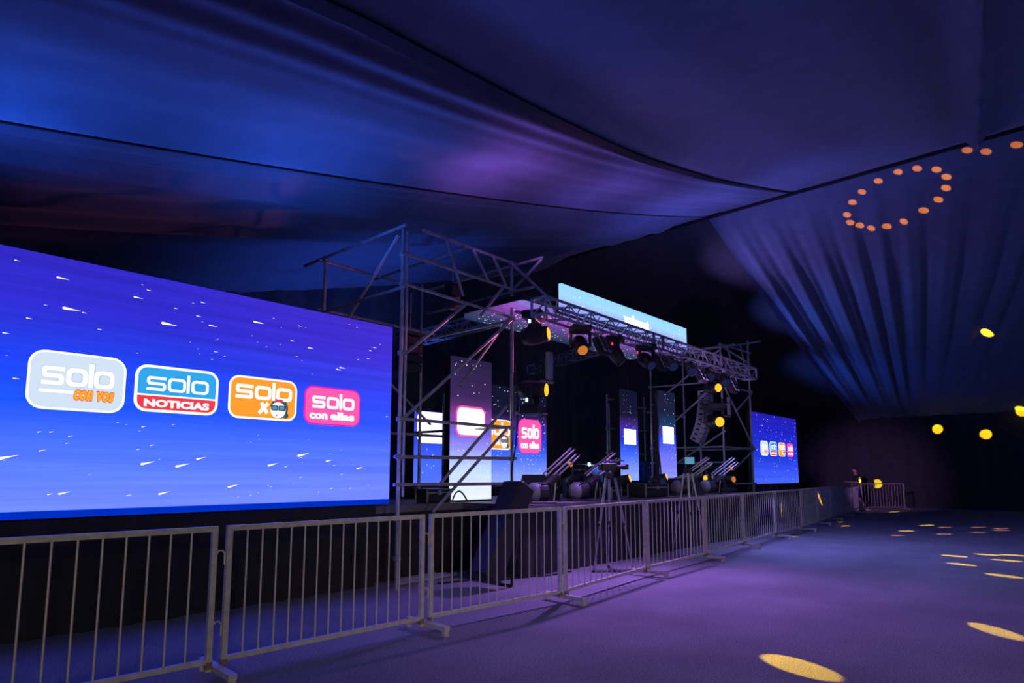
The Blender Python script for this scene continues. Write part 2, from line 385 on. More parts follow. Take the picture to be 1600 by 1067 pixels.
def text(body, x, z, wd, h, y, offset=0.03, shear=0.0):
    cu = bpy.data.curves.new('lettering', 'FONT'); cu.body = body; cu.offset = offset; cu.shear = shear; cu.resolution_u = 3; cu.extrude = 0.0
    o = bpy.data.objects.new('lettering', cu); C.objects.link(o); dg = bpy.context.evaluated_depsgraph_get()
    me = o.evaluated_get(dg).to_mesh(); vs = [v.co.copy() for v in me.vertices]; fs = [tuple(p.vertices) for p in me.polygons]
    o.evaluated_get(dg).to_mesh_clear(); bpy.data.objects.remove(o); bpy.data.curves.remove(cu)
    a = min(v.x for v in vs); b = max(v.x for v in vs); c = min(v.y for v in vs); d = max(v.y for v in vs)
    return MB().add([(x+(v.x-a)/(b-a)*wd, y, z+(v.y-c)/(d-c)*h) for v in vs], fs)
def ell(cx, cz, rx, rz, n=18, a0=0, a1=360): return [(cx+rx*math.cos(R(a0+(a1-a0)*k/n)), cz+rz*math.sin(R(a0+(a1-a0)*k/n))) for k in range(n)]
def logo_plate(par, x, z, W, H, y, border, face, name, label, bw=0.026):
    lg = obj(name, MB().prism(rrect(x, z, x+W, z+H, H*.24), y-0.006, y), border, par, world=True, label=label)
    b = W*bw
    if face: obj('face', MB().prism(rrect(x+b, z+b, x+W-b, z+H-b, H*.24-b), y-0.008, y-0.005).v and MB().prism(rrect(x+b, z+b, x+W-b, z+H-b, H*.24-b), y-0.008, y-0.005), face, lg) if False else sub('face', MB().prism(rrect(x+b, z+b, x+W-b, z+H-b, H*.24-b), y-0.008, y-0.005), face, lg, par)
    return lg
def sub(name, mb, mat, lg, par):                # a sub-part given in world coordinates
    me = bpy.data.meshes.new(name); me.from_pydata([Vector(v)-par.location for v in mb.v], [], mb.f); me.materials.append(MATS[mat]); me.update()
    o = bpy.data.objects.new(name, me); C.objects.link(o); o.parent = lg; return o
def logo_white(par, x, z, W, H, y):
    lg = logo_plate(par, x, z, W, H, y, 'white_print', 'p_silver', 'logo', 'silver white programme logo reading solo con vos')
    sub('outline', solo(x+.125*W, z+.405*H, .755*W, .34*H, y-.0085, .27), 'p_grey', lg, par)
    sub('lettering', solo(x+.13*W, z+.415*H, .745*W, .32*H, y-.010, .23), 'white_print', lg, par)
    sub('underline', MB().prism([(x+.12*W, z+.29*H), (x+.12*W, z+.34*H), (x+.46*W, z+.34*H), (x+.46*W, z+.29*H)], y-.012, y-.009), 'white_print', lg, par)
    sub('script_edge', text('con vos', x+.455*W, z+.175*H, .43*W, .205*H, y-.0125, .075, .25), 'p_red', lg, par)
    sub('script', text('con vos', x+.46*W, z+.19*H, .42*W, .175*H, y-.0145, .035, .25), 'p_amber', lg, par)
def logo_news(par, x, z, W, H, y):
    lg = logo_plate(par, x, z, W, H, y, 'white_print', 'p_sky', 'logo', 'sky blue and red programme logo reading solo noticias', .034)
    b = .034*W; r = H*.24-b
    P = rrect(x+b, z+b, x+W-b, z+H-b, r); lo = [p for p in P if p[1] < z+.35*H]
    sub('red_band', MB().prism(lo+[(x+W-b, z+.34*H)]+[(x+b, z+.34*H)] if False else [(x+W-b, z+.34*H), (x+b, z+.34*H)]+lo, y-.010, y-.007), 'p_red', lg, par)
    sub('divider', MB().prism([(x+b, z+.34*H), (x+b, z+.375*H), (x+W-b, z+.375*H), (x+W-b, z+.34*H)], y-.011, y-.008), 'white_print', lg, par)
    sub('lettering', solo(x+.13*W, z+.455*H, .745*W, .30*H, y-.011, .20), 'white_print', lg, par)
    sub('news_lettering', text('NOTICIAS', x+.11*W, z+.105*H, .78*W, .165*H, y-.014, .055), 'white_print', lg, par)
def logo_orange(par, x, z, W, H, y):
    lg = logo_plate(par, x, z, W, H, y, 'white_print', 'p_orange', 'logo', 'orange programme logo reading solo x with a small face in sunglasses', .028)
    sub('lettering', solo(x+.09*W, z+.47*H, .83*W, .33*H, y-.011, .24), 'white_print', lg, par)
    mb = MB(); stroke(mb, [(x+.43*W, z+.15*H), (x+.56*W, z+.40*H)], .05*W, y-.014, y-.011); stroke(mb, [(x+.55*W, z+.15*H), (x+.46*W, z+.40*H)], .05*W, y-.015, y-.012)
    sub('cross_letter', mb, 'white_print', lg, par)
    sub('hair', MB().prism(ell(x+.73*W, z+.30*H, .135*W, .25*H)[::-1], y-.013, y-.010), 'p_slate', lg, par)
    sub('bun', MB().prism(ell(x+.83*W, z+.13*H, .045*W, .07*H)[::-1], y-.0135, y-.0105), 'p_slate', lg, par)
    sub('hairband', MB().prism([(x+.655*W, z+.46*H), (x+.68*W, z+.515*H), (x+.79*W, z+.51*H), (x+.765*W, z+.45*H)], y-.015, y-.012), 'p_red', lg, par)
    sub('cartoon_face', MB().prism(ell(x+.71*W, z+.25*H, .115*W, .195*H)[::-1], y-.016, y-.013), 'white_print', lg, par)
    for cx in (.655, .765):
        fr = sub('glasses_frame', MB().prism(rrect(x+(cx-.052)*W, z+.235*H, x+(cx+.052)*W, z+.365*H, .03*H, 3), y-.018, y-.015), 'p_darkglass', lg, par)
        sub('glasses_lens', MB().prism(rrect(x+(cx-.036)*W, z+.255*H, x+(cx+.036)*W, z+.345*H, .02*H, 3), y-.020, y-.017), 'p_lens', lg, par)
    sub('mouth', MB().prism(ell(x+.69*W, z+.125*H, .015*W, .018*H, 8)[::-1], y-.018, y-.015), 'p_red', lg, par)
def logo_pink(par, x, z, W, H, y):
    lg = logo_plate(par, x, z, W, H, y, 'p_magenta', 'p_pink', 'logo', 'pink programme logo reading solo con ellas', .02)
    sub('lettering', solo(x+.13*W, z+.43*H, .76*W, .32*H, y-.011, .24), 'white_print', lg, par)
    sub('con_lettering', text('con', x+.09*W, z+.14*H, .31*W, .16*H, y-.012, .05), 'white_print', lg, par)
    sub('ellas_lettering', text('ellas', x+.45*W, z+.14*H, .44*W, .22*H, y-.012, .05), 'white_print', lg, par)
def streaks(n, x0, x1, z0, z1, y, smin, smax, slope=.22, big=(), avoid=None, seed=3):
    r = random.Random(seed); mb = MB(); L = list(big)
    while len(L) < n+len(big):
        x, z = r.uniform(x0, x1), r.uniform(z0, z1)
        if avoid and avoid[0] < x < avoid[1] and avoid[2] < z < avoid[3]: continue
        L.append((x, z, smin+(smax-smin)*r.random()**3))
    for x, z, s in L:
        s *= .85
        tilt = slope*(1 if z < (z0+z1)/2-.1 else -.15)
        hd = [(x+s*.10*math.cos(a), z+s*.085*math.sin(a)) for a in (R(70), R(110), R(160), R(200), R(250), R(290))]
        tip = (min(x+s*.85, x1+.02), z+s*.85*tilt)
        P = hd+[tip]; o = len(mb.v); mb.v += [(a, y, b) for a, b in P]; mb.f.append(tuple(o+k for k in range(len(P))))
    return mb
def star_quads(n, x0, x1, z0, z1, y, r0, r1, seed, bias=1.0):
    r = random.Random(seed); mb = MB()
    for _ in range(n):
        x = r.uniform(x0, x1); z = z0+(z1-z0)*r.random()**bias; s = r.uniform(r0, r1)
        o = len(mb.v); mb.v += [(x-s, y, z), (x, y, z-s), (x+s, y, z), (x, y, z+s)]; mb.f.append((o, o+1, o+2, o+3))
    return mb
def modules(par, x0, x1, z0, z1, y, nx, nz, mat):
    dx, dz = (x1-x0)/nx, (z1-z0)/nz
    me = None
    for i in range(nx):
        for j in range(nz):
            loc = Vector((x0+dx*(i+.5), y+.03, z0+dz*(j+.5)))-par.location
            if me is None:
                o = obj('led_module', MB().box((0, 0, 0), (dx-.0016, .06, dz-.0016)), mat, par, loc=loc); me = o.data
            else: inst('led_module', me, par, loc)
BL = [(0, (.17, .26, 4.0)), (.22, (.080, .18, 3.0)), (.42, (.012, .092, 1.7)), (.62, (.016, .050, .82)), (.8, (.030, .026, .64)), (1, (.032, .022, .56))]
# --- big left screen
SX0, SX1, SZ0, SZ1, SY = 0.72, 5.27, 1.17, 3.53, 7.0
led('video_left', 2, SZ0, SZ1, BL, 1.0, (0, 2.5, 5.4, (.024, .004, .02)), .10)
s1 = thing('led_screen', 'huge blue video wall at far left with four large programme logos and comet streaks', 'screen', (3.0, 7.0, 0))
modules(s1, SX0, SX1, SZ0, SZ1, SY, 9, 5, 'video_left')
obj('cabinet', MB().box(((SX0+SX1)/2, SY+.13, (SZ0+SZ1)/2-.02), (SX1-SX0+.01, .14, SZ1-SZ0+.03)), 'black_steel', s1, world=True)
obj('bottom_trim', MB().box(((SX0+SX1)/2, SY+.03, SZ0-.035), (SX1-SX0, .07, .065)), 'dim_blue_glow', s1, world=True)  # bottom strip set to glow dim blue by itself
for i in range(4):
    x = SX0+.3+i*1.35
    obj('support_leg', MB().tube((x, SY+.32, 0), (x, SY+.32, SZ0), .03, 8), 'black_steel', s1, world=True)
logo_white(s1, 1.235, 2.09, .79, .545, SY-.002)
logo_news(s1, 2.105, 2.13, .825, .48, SY-.002)
logo_orange(s1, 3.045, 2.125, .82, .485, SY-.002)
logo_pink(s1, 3.965, 2.11, .80, .475, SY-.002)
BIG = [(1.47, 3.05, .19), (2.33, 3.06, .20), (1.07, 1.63, .22), (2.22, 1.60, .17), (2.55, 1.58, .18), (2.75, 1.66, .13), (3.92, 1.72, .20), (4.45, 2.86, .12), (4.40, 2.83, .10), (4.3, 1.66, .12), (3.55, 1.60, .16), (4.75, 1.57, .13), (3.1, 1.36, .15), (1.35, 2.55, .10), (1.4, 3.33, .13), (2.05, 3.28, .11), (3.3, 3.25, .16), (2.8, 3.12, .12), (4.0, 3.05, .10), (1.55, 1.32, .12), (2.4, 1.30, .14)]
stuff(obj('comet_streaks', streaks(95, SX0+.05, SX1-.06, SZ0+.05, SZ1-.06, SY-.004, .025, .075, .25, BIG, (1.15, 4.85, 2.02, 2.70)), 'white_print', s1, world=True))
# skirt under the left screen
u = obj('screen_skirt', grid(lin(SX0-.3, 5.2, 150), lin(0, 1, 6), lambda x, s: (x, 7.22+.03*math.sin(x*13+1.5*math.sin(x*3))-.10*math.exp(-((x-1.55)/.06)**2)*math.sin(math.pi*min(1, s*1.3))*(s < .77), 1.12*s+.004)), 'skirt_cloth', smooth=True)
tag(u, 'black cloth skirt hanging to the floor under the far left video wall', 'curtain')
# --- right screen
TX0, TX1, TZ0, TZ1, TY = 18.17, 21.8, 1.22, 3.30, 7.0
led('video_right', 2, TZ0, TZ1, [(0, (.07, .14, 1.1)), (.4, (.014, .045, .80)), (.75, (.016, .02, .62)), (1, (.02, .014, .5))], .9, None, .08)
s2 = thing('led_screen', 'smaller far blue video wall right of the stage with a row of four logos', 'screen', (20, 7.0, 0))
modules(s2, TX0, TX1, TZ0, TZ1, TY, 7, 4, 'video_right')
obj('cabinet', MB().box(((TX0+TX1)/2, TY+.13, (TZ0+TZ1)/2), (TX1-TX0+.06, .14, TZ1-TZ0+.05)), 'black_steel', s2, world=True)
for i in range(3):
    x = TX0+.4+i*1.4; obj('support_leg', MB().tube((x, TY+.32, 0), (x, TY+.32, TZ0), .03, 8), 'black_steel', s2, world=True)
for i, (fn, x) in enumerate(((logo_white, 18.60), (logo_news, 19.33), (logo_orange, 20.07), (logo_pink, 20.81))): fn(s2, x, 2.05, .585, .43, TY-.002)
stuff(obj('star_dots', star_quads(80, TX0+.05, TX1-.05, TZ0+.05, TZ1-.05, TY-.004, .006, .020, 5), 'white_print', s2, world=True))
u = obj('screen_skirt', grid(lin(18.1, 21.9, 110), lin(0, 1, 5), lambda x, s: (x, 7.20+.03*math.sin(x*13+1.5*math.sin(x*3)), 1.18*s+.004)), 'skirt_cloth', smooth=True)
tag(u, 'black cloth skirt hanging to the floor under the far right video wall', 'curtain')
# --- header screen over the truss
HX0, HX1, HZ0, HZ1, HY = 8.2, 12.7, 4.22, 4.69, 6.32
led('video_header', 2, HZ0, HZ1, [(0, (.22, .24, .95)), (.35, (.36, .48, 1.0)), (.6, (.36, .68, 1.05)), (1, (.30, .66, 1.05))], 1.0, None, .03)
s3 = thing('led_screen', 'long pale blue header video strip on top of the front truss', 'screen', (10.4, 6.32, 4.2))
obj('display', MB().box(((HX0+HX1)/2, HY, (HZ0+HZ1)/2), (HX1-HX0, .06, HZ1-HZ0)), 'video_header', s3, world=True)
obj('cabinet', MB().box(((HX0+HX1)/2, HY+.09, (HZ0+HZ1)/2), (HX1-HX0+.02, .10, HZ1-HZ0+.01)), 'black_steel', s3, world=True)
obj('lettering', text('wdsmet', 10.12, HZ0+.10, .95, .24, HY-.034, .09), 'hot_white', s3, world=True)
stuff(obj('star_dots', star_quads(26, HX0+.1, HX1-.1, HZ0+.1, HZ1-.04, HY-.034, .010, .022, 8), 'white_print', s3, world=True))
# --- ceiling screen
CZ = 4.25; CX0, CX1, CY0, CY1 = 7.42, 12.95, 6.47, 7.9
led('video_ceiling', 1, CY0, CY1, [(0, (.24, .16, .62)), (.22, (.30, .07, .50)), (.5, (.13, .055, .30)), (.75, (.045, .05, .14)), (1, (.02, .03, .09))], 1.0, None, .10)
s4 = thing('led_screen', 'purple starry video panel facing down under the stage canopy', 'screen', (10.2, 7.0, CZ))
obj('display', MB().prism(rrect(CX0, CY0, CX1, CY1, .12), -.03, .03), 'video_ceiling', None)
d = bpy.data.objects['display.001'] if 'display.001' in bpy.data.objects else bpy.data.objects['display']
d.parent = s4
for v in d.data.vertices: v.co = Vector((v.co.x, v.co.z, CZ-v.co.y-.0))-s4.location
d.data.flip_normals()
obj('cabinet', MB().box(((CX0+CX1)/2, (CY0+CY1)/2, CZ+.08), (CX1-CX0, CY1-CY0-.02, .09)), 'black_steel', s4, world=True)
mb = MB(); rr = random.Random(21)
for _ in range(330):
    x = rr.uniform(CX0+.05, CX1-.08); y = CY0+(CY1-CY0)*(.08+.90*rr.random()**.7); q = rr.uniform(.009, .022); o = len(mb.v)
    mb.v += [(x-q, y, CZ-.034), (x, y-q, CZ-.034), (x+q, y, CZ-.034), (x, y+q, CZ-.034)]; mb.f.append((o, o+3, o+2, o+1))
stuff(obj('star_dots', mb, 'star_light', s4, world=True))
# --- screens on the stage
NIGHT = [(0, (.30, .42, 1.3)), (.28, (.06, .15, 1.0)), (.42, (.015, .05, .72)), (.58, (.05, .025, .40)), (.66, (.035, .014, .12)), (.72, (.008, .008, .035)), (1, (.006, .007, .025))]
def panel(label, x0, x1, z0, z1, y, stops, nst, seed, lines=.06):
    nm = 'video_%d' % seed; led(nm, 2, z0, z1, stops, 1.0, None, lines)
    s = thing('led_screen', label, 'screen', ((x0+x1)/2, y, z0))
    obj('display', MB().box(((x0+x1)/2, y+.03, (z0+z1)/2), (x1-x0, .06, z1-z0)), nm, s, world=True)
    obj('cabinet', MB().box(((x0+x1)/2, y+.12, (z0+z1)/2), (x1-x0+.03, .12, z1-z0+.02)), 'black_steel', s, world=True)
    if nst: stuff(obj('star_dots', star_quads(nst, x0+.04, x1-.04, z0+.1, z1-.04, y-.004, .005, .015, seed), 'star_light', s, world=True))
    return s
s5 = panel('low rear video panel with cropped white logo behind the left scaffold tower', 7.72, 8.95, 1.30, 2.72, 9.45, [(0, (.09, .18, 1.15)), (.3, (.06, .14, 1.0)), (.55, (.03, .08, .85)), (1, (.06, .05, .65))], 26, 31)
obj('white_logo', MB().prism(rrect(7.74, 2.10, 8.80, 2.71, .14), 9.44, 9.447), 'hot_white', s5, world=True)
s6 = panel('bright front video column with blown-out white logo framed in pink, left of the stage', 6.98, 7.90, 1.08, 3.45, 7.62, [(0, (.85, .9, 1.05)), (.20, (.55, .72, 1.05)), (.34, (.34, .34, 1.0)), (.46, (.16, .12, .75)), (.6, (.22, .05, .32)), (.66, (.09, .03, .16)), (.72, (.045, .02, .10)), (1, (.02, .014, .055))], 60, 32)
obj('pink_halo', MB().prism(rrect(7.045, 2.115, 7.735, 2.635, .13), 7.608, 7.614), 'p_pink', s6, world=True)
obj('white_logo', MB().prism(rrect(7.075, 2.15, 7.705, 2.60, .10), 7.602, 7.606), 'hot_white', s6, world=True)
s7 = panel('rear video panel showing part of the orange logo behind the scaffold pole', 9.5, 10.47, 1.27, 3.45, 9.45, NIGHT, 60, 33)
s8 = panel('rear video column with pink logo, centre left of the stage', 10.5, 11.68, 1.27, 3.5, 9.45, NIGHT, 120, 34)
logo_orange(s7, 9.52, 2.03, .93, .66, 9.444)
logo_pink(s8, 10.66, 1.97, .82, .79, 9.444)
s9 = panel('far video column with white square logo beside the tripod camera, right of the stage', 15.08, 15.95, 1.32, 3.88, 9.5, NIGHT[:1]+NIGHT[1:], 60, 35)
obj('white_logo', MB().box((15.49, 9.485, 2.55), (.62, .01, .43)), 'hot_white', s9, world=True)
s10 = panel('front video column with white square logo nearest the right scaffold tower', 13.86, 14.62, 1.08, 3.55, 7.62, [(0, (.30, .50, 1.2)), (.2, (.24, .24, 1.0)), (.38, (.13, .15, .95)), (.52, (.02, .06, .75)), (.6, (.05, .05, .28)), (.68, (.008, .04, .12)), (.8, (.012, .014, .05)), (1, (.01, .012, .04))], 60, 36)
obj('white_logo', MB().box((14.22, 7.612, 2.46), (.54, .008, .42)), 'hot_white', s10, world=True)
for s in (s6, s10):
    x = s.location.x; obj('foot_plate', MB().box((x, 7.70, 1.064), (.8, .3, .026)), 'black_steel', s, world=True)
for s, z in ((s5, 1.25), (s7, 1.25), (s8, 1.25), (s9, 1.25)):
    x = s.location.x; obj('foot_plate', MB().box((x, 9.56, z+.012), (.8, .3, .03 if s is not s9 else .12)), 'black_steel', s, world=True)

# ================================================================== SCAFFOLD AND TRUSS
def clamp(par, p):
    obj('clamp', MB().cbox(p, (.085, .085, .07), .015), 'galvanised', par, world=True)
def tower(label, bars, posts, clamps, loc):
    t = thing('scaffold_tower', label, 'scaffold', loc)
    for (x, y, z0, z1) in posts:
        obj('upright', MB().tube((x, y, z0), (x, y, z1), .027, 8), 'galvanised', t, world=True)
        if z0 < .1: obj('base_plate', MB().box((x, y, .006), (.16, .16, .012)), 'galvanised', t, world=True)
    for nm, p, q in bars: obj(nm, MB().tube(p, q, .024, 8), 'galvanised', t, world=True)
    for p in clamps: clamp(t, p)
    return t
A, B = 5.27, 7.52; F, K = 6.8, 8.8
TL = tower('tall tube scaffold tower beside the huge left video wall', [
    ('ledger', (A+.3, F-.03, 4.97), (B+.05, F-.03, 4.97)), ('ledger', (A-.05, F-.03, 4.54), (B+.05, F-.03, 4.52)), ('ledger', (A-.05, F-.03, 4.11), (B+.05, F-.03, 4.05)),
    ('ledger', (A, F-.03, 2.24), (B+.06, F-.03, 2.24)), ('ledger', (A-.1, F-.03, 1.73), (B+.08, F-.03, 1.75)), ('ledger', (A-.1, F-.03, 1.36), (B+.05, F-.03, 1.35)),
    ('transom', (B-.03, K+.1, 4.93), (B-.03, 6.1, 4.91)), ('transom', (B-.03, K+.1, 4.48), (B-.03, 6.3, 4.47)), ('transom', (B-.03, 9.2, 2.27), (B-.03, F-.05, 2.25)), ('transom', (B-.03, K+.1, 4.0), (B-.03, F-.1, 4.0)),
    ('transom', (A-.03, 9.4, 4.95), (A-.03, 6.7, 4.93)), ('transom', (A-.03, K+.1, 4.05), (A-.03, F-.1, 4.05)), ('transom', (A+1.1, 9.0, 4.9), (A+1.1, 6.7, 4.9)),
    ('ledger', (A-.1, K+.03, 4.9), (B+.1, K+.03, 4.9)), ('ledger', (A-.1, K+.03, 4.1), (B+.1, K+.03, 4.1)), ('ledger', (A-.1, K+.03, 2.2), (B+.5, K+.03, 2.2)),
    ('diagonal_brace', (B, F-.06, 4.05), (A+.03, F-.06, 2.26)), ('diagonal_brace', (7.33, F-.06, 2.57), (5.96, F-.06, 1.37)), ('diagonal_brace', (7.45, F+.05, 2.22), (5.92, F+.05, .97)),
    ('diagonal_brace', (6.43, F-.08, 4.06), (A+.03, F-.08, 3.14)), ('diagonal_brace', (7.48, F+.04, 4.04), (6.42, F+.04, 2.82)), ('diagonal_brace', (7.24, F-.08, 4.5), (6.72, F-.08, 3.93)),
    ('diagonal_brace', (A+.03, 6.96, 4.86), (A+.03, 8.7, 3.4)), ('diagonal_brace', (6.0, F-.07, 4.97), (6.35, F-.07, 4.15)), ('diagonal_brace', (6.55, F-.07, 4.95), (6.9, F-.07, 4.5)), ('diagonal_brace', (7.0, F-.07, 4.95), (7.3, F-.07, 4.53)),
    ('diagonal_brace', (B, 6.8, 4.5), (B, 6.15, 4.9)), ('diagonal_brace', (A, K, 4.0), (B, K, 2.4)),
    ], [(A, F, 0, 4.9), (B, F, 1.051, 5.0), (A, K, 1.051, 5.0), (B-.25, K, 1.051, 4.97), (B+.32, K, 1.051, 3.0), (B+.48, K+.1, 1.051, 2.9)],
    [(A, F, 4.54), (A, F, 4.11), (A, F, 1.73), (A, F, 2.24), (B, F, 4.97), (B, F, 4.5), (B, F, 4.05), (B, F, 2.24), (B, F, 1.75), (B-.25, K, 2.2), (A, F, .4), (A, F, .9), (A, F, 3.14)], (6.4, 7.8, 0))
obj('lattice_post', MB().tube((A+.10, F+.03, 1.2), (A+.10, F+.03, 4.9), .018, 8), 'galvanised', TL, world=True)
A2, B2 = 15.6, 17.45
TR = tower('tube scaffold tower right of the stage carrying the curved line array', [
    ('transom', (A2-.03, K+.1, 3.92), (A2-.03, F-.2, 3.88)), ('transom', (A2-.03, K+.1, 2.2), (A2-.03, F-.05, 2.2)), ('transom', (A2-.03, K+.1, 1.8), (A2-.03, F-.05, 1.8)), ('transom', (A2-.03, K+.1, 1.42), (A2-.03, F-.05, 1.42)),
    ('transom', (B2+.03, K+.1, 5.14), (B2+.03, 6.45, 5.18)), ('transom', (A2, K+.1, 4.8), (A2, 6.4, 4.8)), ('transom', (B2+.03, K, 2.2), (B2+.03, F, 2.2)),
    ('ledger', (A2-.1, F-.03, 3.75), (B2+.1, F-.03, 3.80)), ('ledger', (A2-.1, F-.03, 2.19), (B2+.1, F-.03, 2.20)), ('ledger', (A2-.1, F-.03, 1.25), (B2+.1, F-.03, 1.25)), ('ledger', (A2-.1, K+.03, 4.8), (B2+.1, K+.03, 4.8)), ('ledger', (A2-.3, K+.03, 3.2), (B2+.1, K+.03, 3.2)), ('ledger', (A2-.1, F-.03, 4.85), (B2+.1, F-.03, 4.9)),
    ('diagonal_brace', (A2, F-.06, 2.61), (A2+.02, 8.7, 1.45)), ('diagonal_brace', (A2+.05, F-.06, 3.73), (B2, F-.06, 2.2)), ('diagonal_brace', (B2, F-.06, 3.75), (16.3, F-.06, 3.15)), ('diagonal_brace', (B2, F-.07, 2.18), (15.95, F-.07, 1.6)),
    ('diagonal_brace', (A2-.05, F, 4.7), (A2-.05, K, 3.4)), ('diagonal_brace', (A2-.06, K, 2.4), (A2-.06, F, 3.9)), ('diagonal_brace', (B2, K, 5.1), (B2, 7.5, 4.2)), ('diagonal_brace', (B2-.03, 7.0, 5.14), (B2-.03, 6.85, 4.3)), ('diagonal_brace', (A2+.3, F-.06, 4.85), (A2+.9, F-.06, 3.8)),
    ], [(A2, F, 1.051, 4.9), (B2, F, 0, 5.25), (A2-.1, K, 1.051, 4.95), (B2, K, 0, 5.2), (16.6, 7.9, 0, 3.4)],
    [(A2, F, 3.76), (A2, F, 2.2), (A2, F, 1.8), (B2, F, 3.8), (B2, F, 2.2), (B2, F, 5.16), (A2-.1, K, 3.92), (A2-.1, K, 2.2), (B2, K, 3.2)], (16.5, 7.8, 0))
TB = tower('slim rear scaffold frame beside the far video column', [
    ('ledger', (14.9, 9.87, 3.6), (15.3, 9.87, 3.62)), ('ledger', (14.9, 9.87, 2.78), (17.05, 9.87, 2.80)), ('ledger', (14.9, 9.87, 2.1), (17.05, 9.87, 2.1)), ('ledger', (12.6, 9.9, 1.74), (15.0, 9.9, 1.74)), ('ledger', (15.9, 9.87, 3.5), (17.05, 9.87, 3.5))],
    [(14.96, 9.9, 1.26, 3.75), (15.06, 9.9, 1.26, 3.5), (17.0, 9.9, 0, 3.85)], [(14.96, 9.9, 2.78), (14.96, 9.9, 2.1)], (15.9, 9.9, 0))

def truss(label, p0, p1, wid, hgt, step, mat, group=None, rchord=.024, rbr=.012, name='lighting_truss', plates=()):
    p0, p1 = Vector(p0), Vector(p1); d = (p1-p0).normalized(); sd = d.cross(Vector((0, 0, 1))).normalized(); upz = sd.cross(d)
    t = thing(name, label, 'truss', (p0+p1)/2, 0, group)
    cs = [(sd*a*wid/2+upz*b*hgt/2) for a, b in ((1, 1), (1, -1), (-1, -1), (-1, 1))]
    for c in cs: obj('chord', MB().tube(p0+c, p1+c, rchord, 8), mat, t, world=True)
    L = (p1-p0).length; n = max(2, round(L/step)); st_ = L/n
    for i in range(n+1):
        for k in range(4):
            a, b = cs[k], cs[(k+1) % 4]; pa = p0+d*st_*i
            if i % 2 == 0 and k in (0, 2): obj('strut', MB().tube(pa+a, pa+b, rbr, 6), mat, t, world=True)
            if i < n:
                q = p0+d*st_*(i+1)
                if i % 2: a, b = b, a
                obj('brace', MB().tube(pa+a, q+b, rbr, 6), mat, t, world=True)
    for e in (p0, p1):
        for k in range(4): obj('end_bar', MB().tube(e+cs[k], e+cs[(k+1) % 4], rchord, 6), mat, t, world=True)
    return t
FT = truss('long front lighting truss spanning the stage opening below the header strip', (7.25, 6.0, 4.05), (15.5, 6.0, 3.97), .28, .26, .30, 'alloy')
for x in (10.45, 10.8, 13.1, 13.45):
    obj('hoist_plate', MB().box((x, 5.84, 4.03), (.09, .01, .26)), 'grey_paint', FT, world=True)
truss('inner support truss running back above the downward video panel', (12.05, 7.9, 4.45), (13.3, 11.3, 4.42), .24, .24, .34, 'alloy')
truss('inner support truss running back behind the left scaffold tower', (8.45, 7.7, 4.45), (8.6, 10.4, 4.42), .24, .24, .34, 'alloy')
for i, (x, lb) in enumerate(((7.45, 'left end suspension tube between the front truss and scaffold tower'), (15.4, 'right end suspension tube between the front truss and scaffold tower'))):
    o = obj('suspension_tube', MB().tube((x, 5.95, 4.2), (x, 6.75, 4.95 if i == 0 else 4.82), .024, 8), 'galvanised'); tag(o, lb, 'tube')

# ================================================================== LIGHT FIXTURES
def orient(d): return Vector(d).to_track_quat('X', 'Z').to_matrix()
def moving_head(label, loc, d, hang, lens, group, size=1.0, side=None):
    """base box, U yoke and a rounded head aimed along d; hang=+1 hangs from above, -1 stands"""
    t = thing('moving_head_light', label, 'spotlight', loc, 0, group); s = size; yaw = math.atan2(d[1], d[0])
    Rz = Matrix.Rotation(yaw, 3, 'Z')
    obj('base', MB().cbox((0, 0, .28*s*hang), (.30*s, .34*s, .12*s), .02*s, Rz), 'black_plastic', t)
    mb = MB()
    for a in (-1, 1): mb.cbox(Rz @ Vector((0, a*.17*s, .10*s*hang)), (.10*s, .035*s, .28*s), .01*s, Rz)
    mb.cbox((0, 0, .215*s*hang), (.10*s, .36*s, .03*s), .008*s, Rz)
    obj('yoke', mb, 'black_plastic', t)
    h = obj('head', MB().lathe(Vector(d).normalized()*(-.20*s), d, [(0, .05*s), (.03*s, .11*s), (.12*s, .135*s), (.26*s, .13*s), (.34*s, .11*s), (.40*s, .108*s)], 16), 'black_plastic', t, smooth=True)
    lz = obj('lens', MB().lathe(Vector(d).normalized()*(.17*s), d, [(0, .088*s), (.035*s, .088*s), (.045*s, .06*s)], 16), lens, h)
    if side: obj('indicator', MB().box(Rz @ Vector((-.02*s, -.19*s, .16*s*hang)), (.03*s, .01, .05*s), Rz), side, t)
    return t
MH = [moving_head('upper amber moving head light clamped to the left scaffold pole', (7.70, 6.46, 3.74), (.40, -.90, .05), 1, 'amber_lens', 'amber moving heads on the towers', 1.15, 'cyan_led'),
      moving_head('lower amber moving head light clamped to the left scaffold pole', (7.64, 6.46, 2.84), (.36, -.92, -.05), -1, 'amber_lens', 'amber moving heads on the towers', 1.15, 'cyan_led'),
      moving_head('upper amber moving head light on the right scaffold tower above the round-bodied one', (14.95, 6.76, 3.64), (-.45, -.88, -.1), 1, 'amber_lens', 'amber moving heads on the towers', 1.15),
      moving_head('lower amber moving head light on the right scaffold tower beside the line array', (15.0, 6.76, 2.80), (-.6, -.78, -.1), 1, 'amber_lens', 'amber moving heads on the towers', 1.35)]
for lb, p in (('upper bracket arm holding an amber moving head on the left tower', (7.65, 6.6, 4.10)), ('lower bracket arm holding an amber moving head on the left tower', (7.65, 6.6, 2.46)), ('upper bracket arm holding an amber moving head on the right tower', (15.35, 6.75, 4.04)), ('lower bracket arm holding an amber moving head on the right tower', (15.35, 6.75, 3.26))):
    o = thing('bracket_arm', lb, 'bracket', p)
    obj('arm', MB().box((0, 0, 0), (.50, .05, .04)), 'galvanised', o); obj('plate', MB().box((.1, -.12, 0), (.22, .30, .02)), 'galvanised', o)
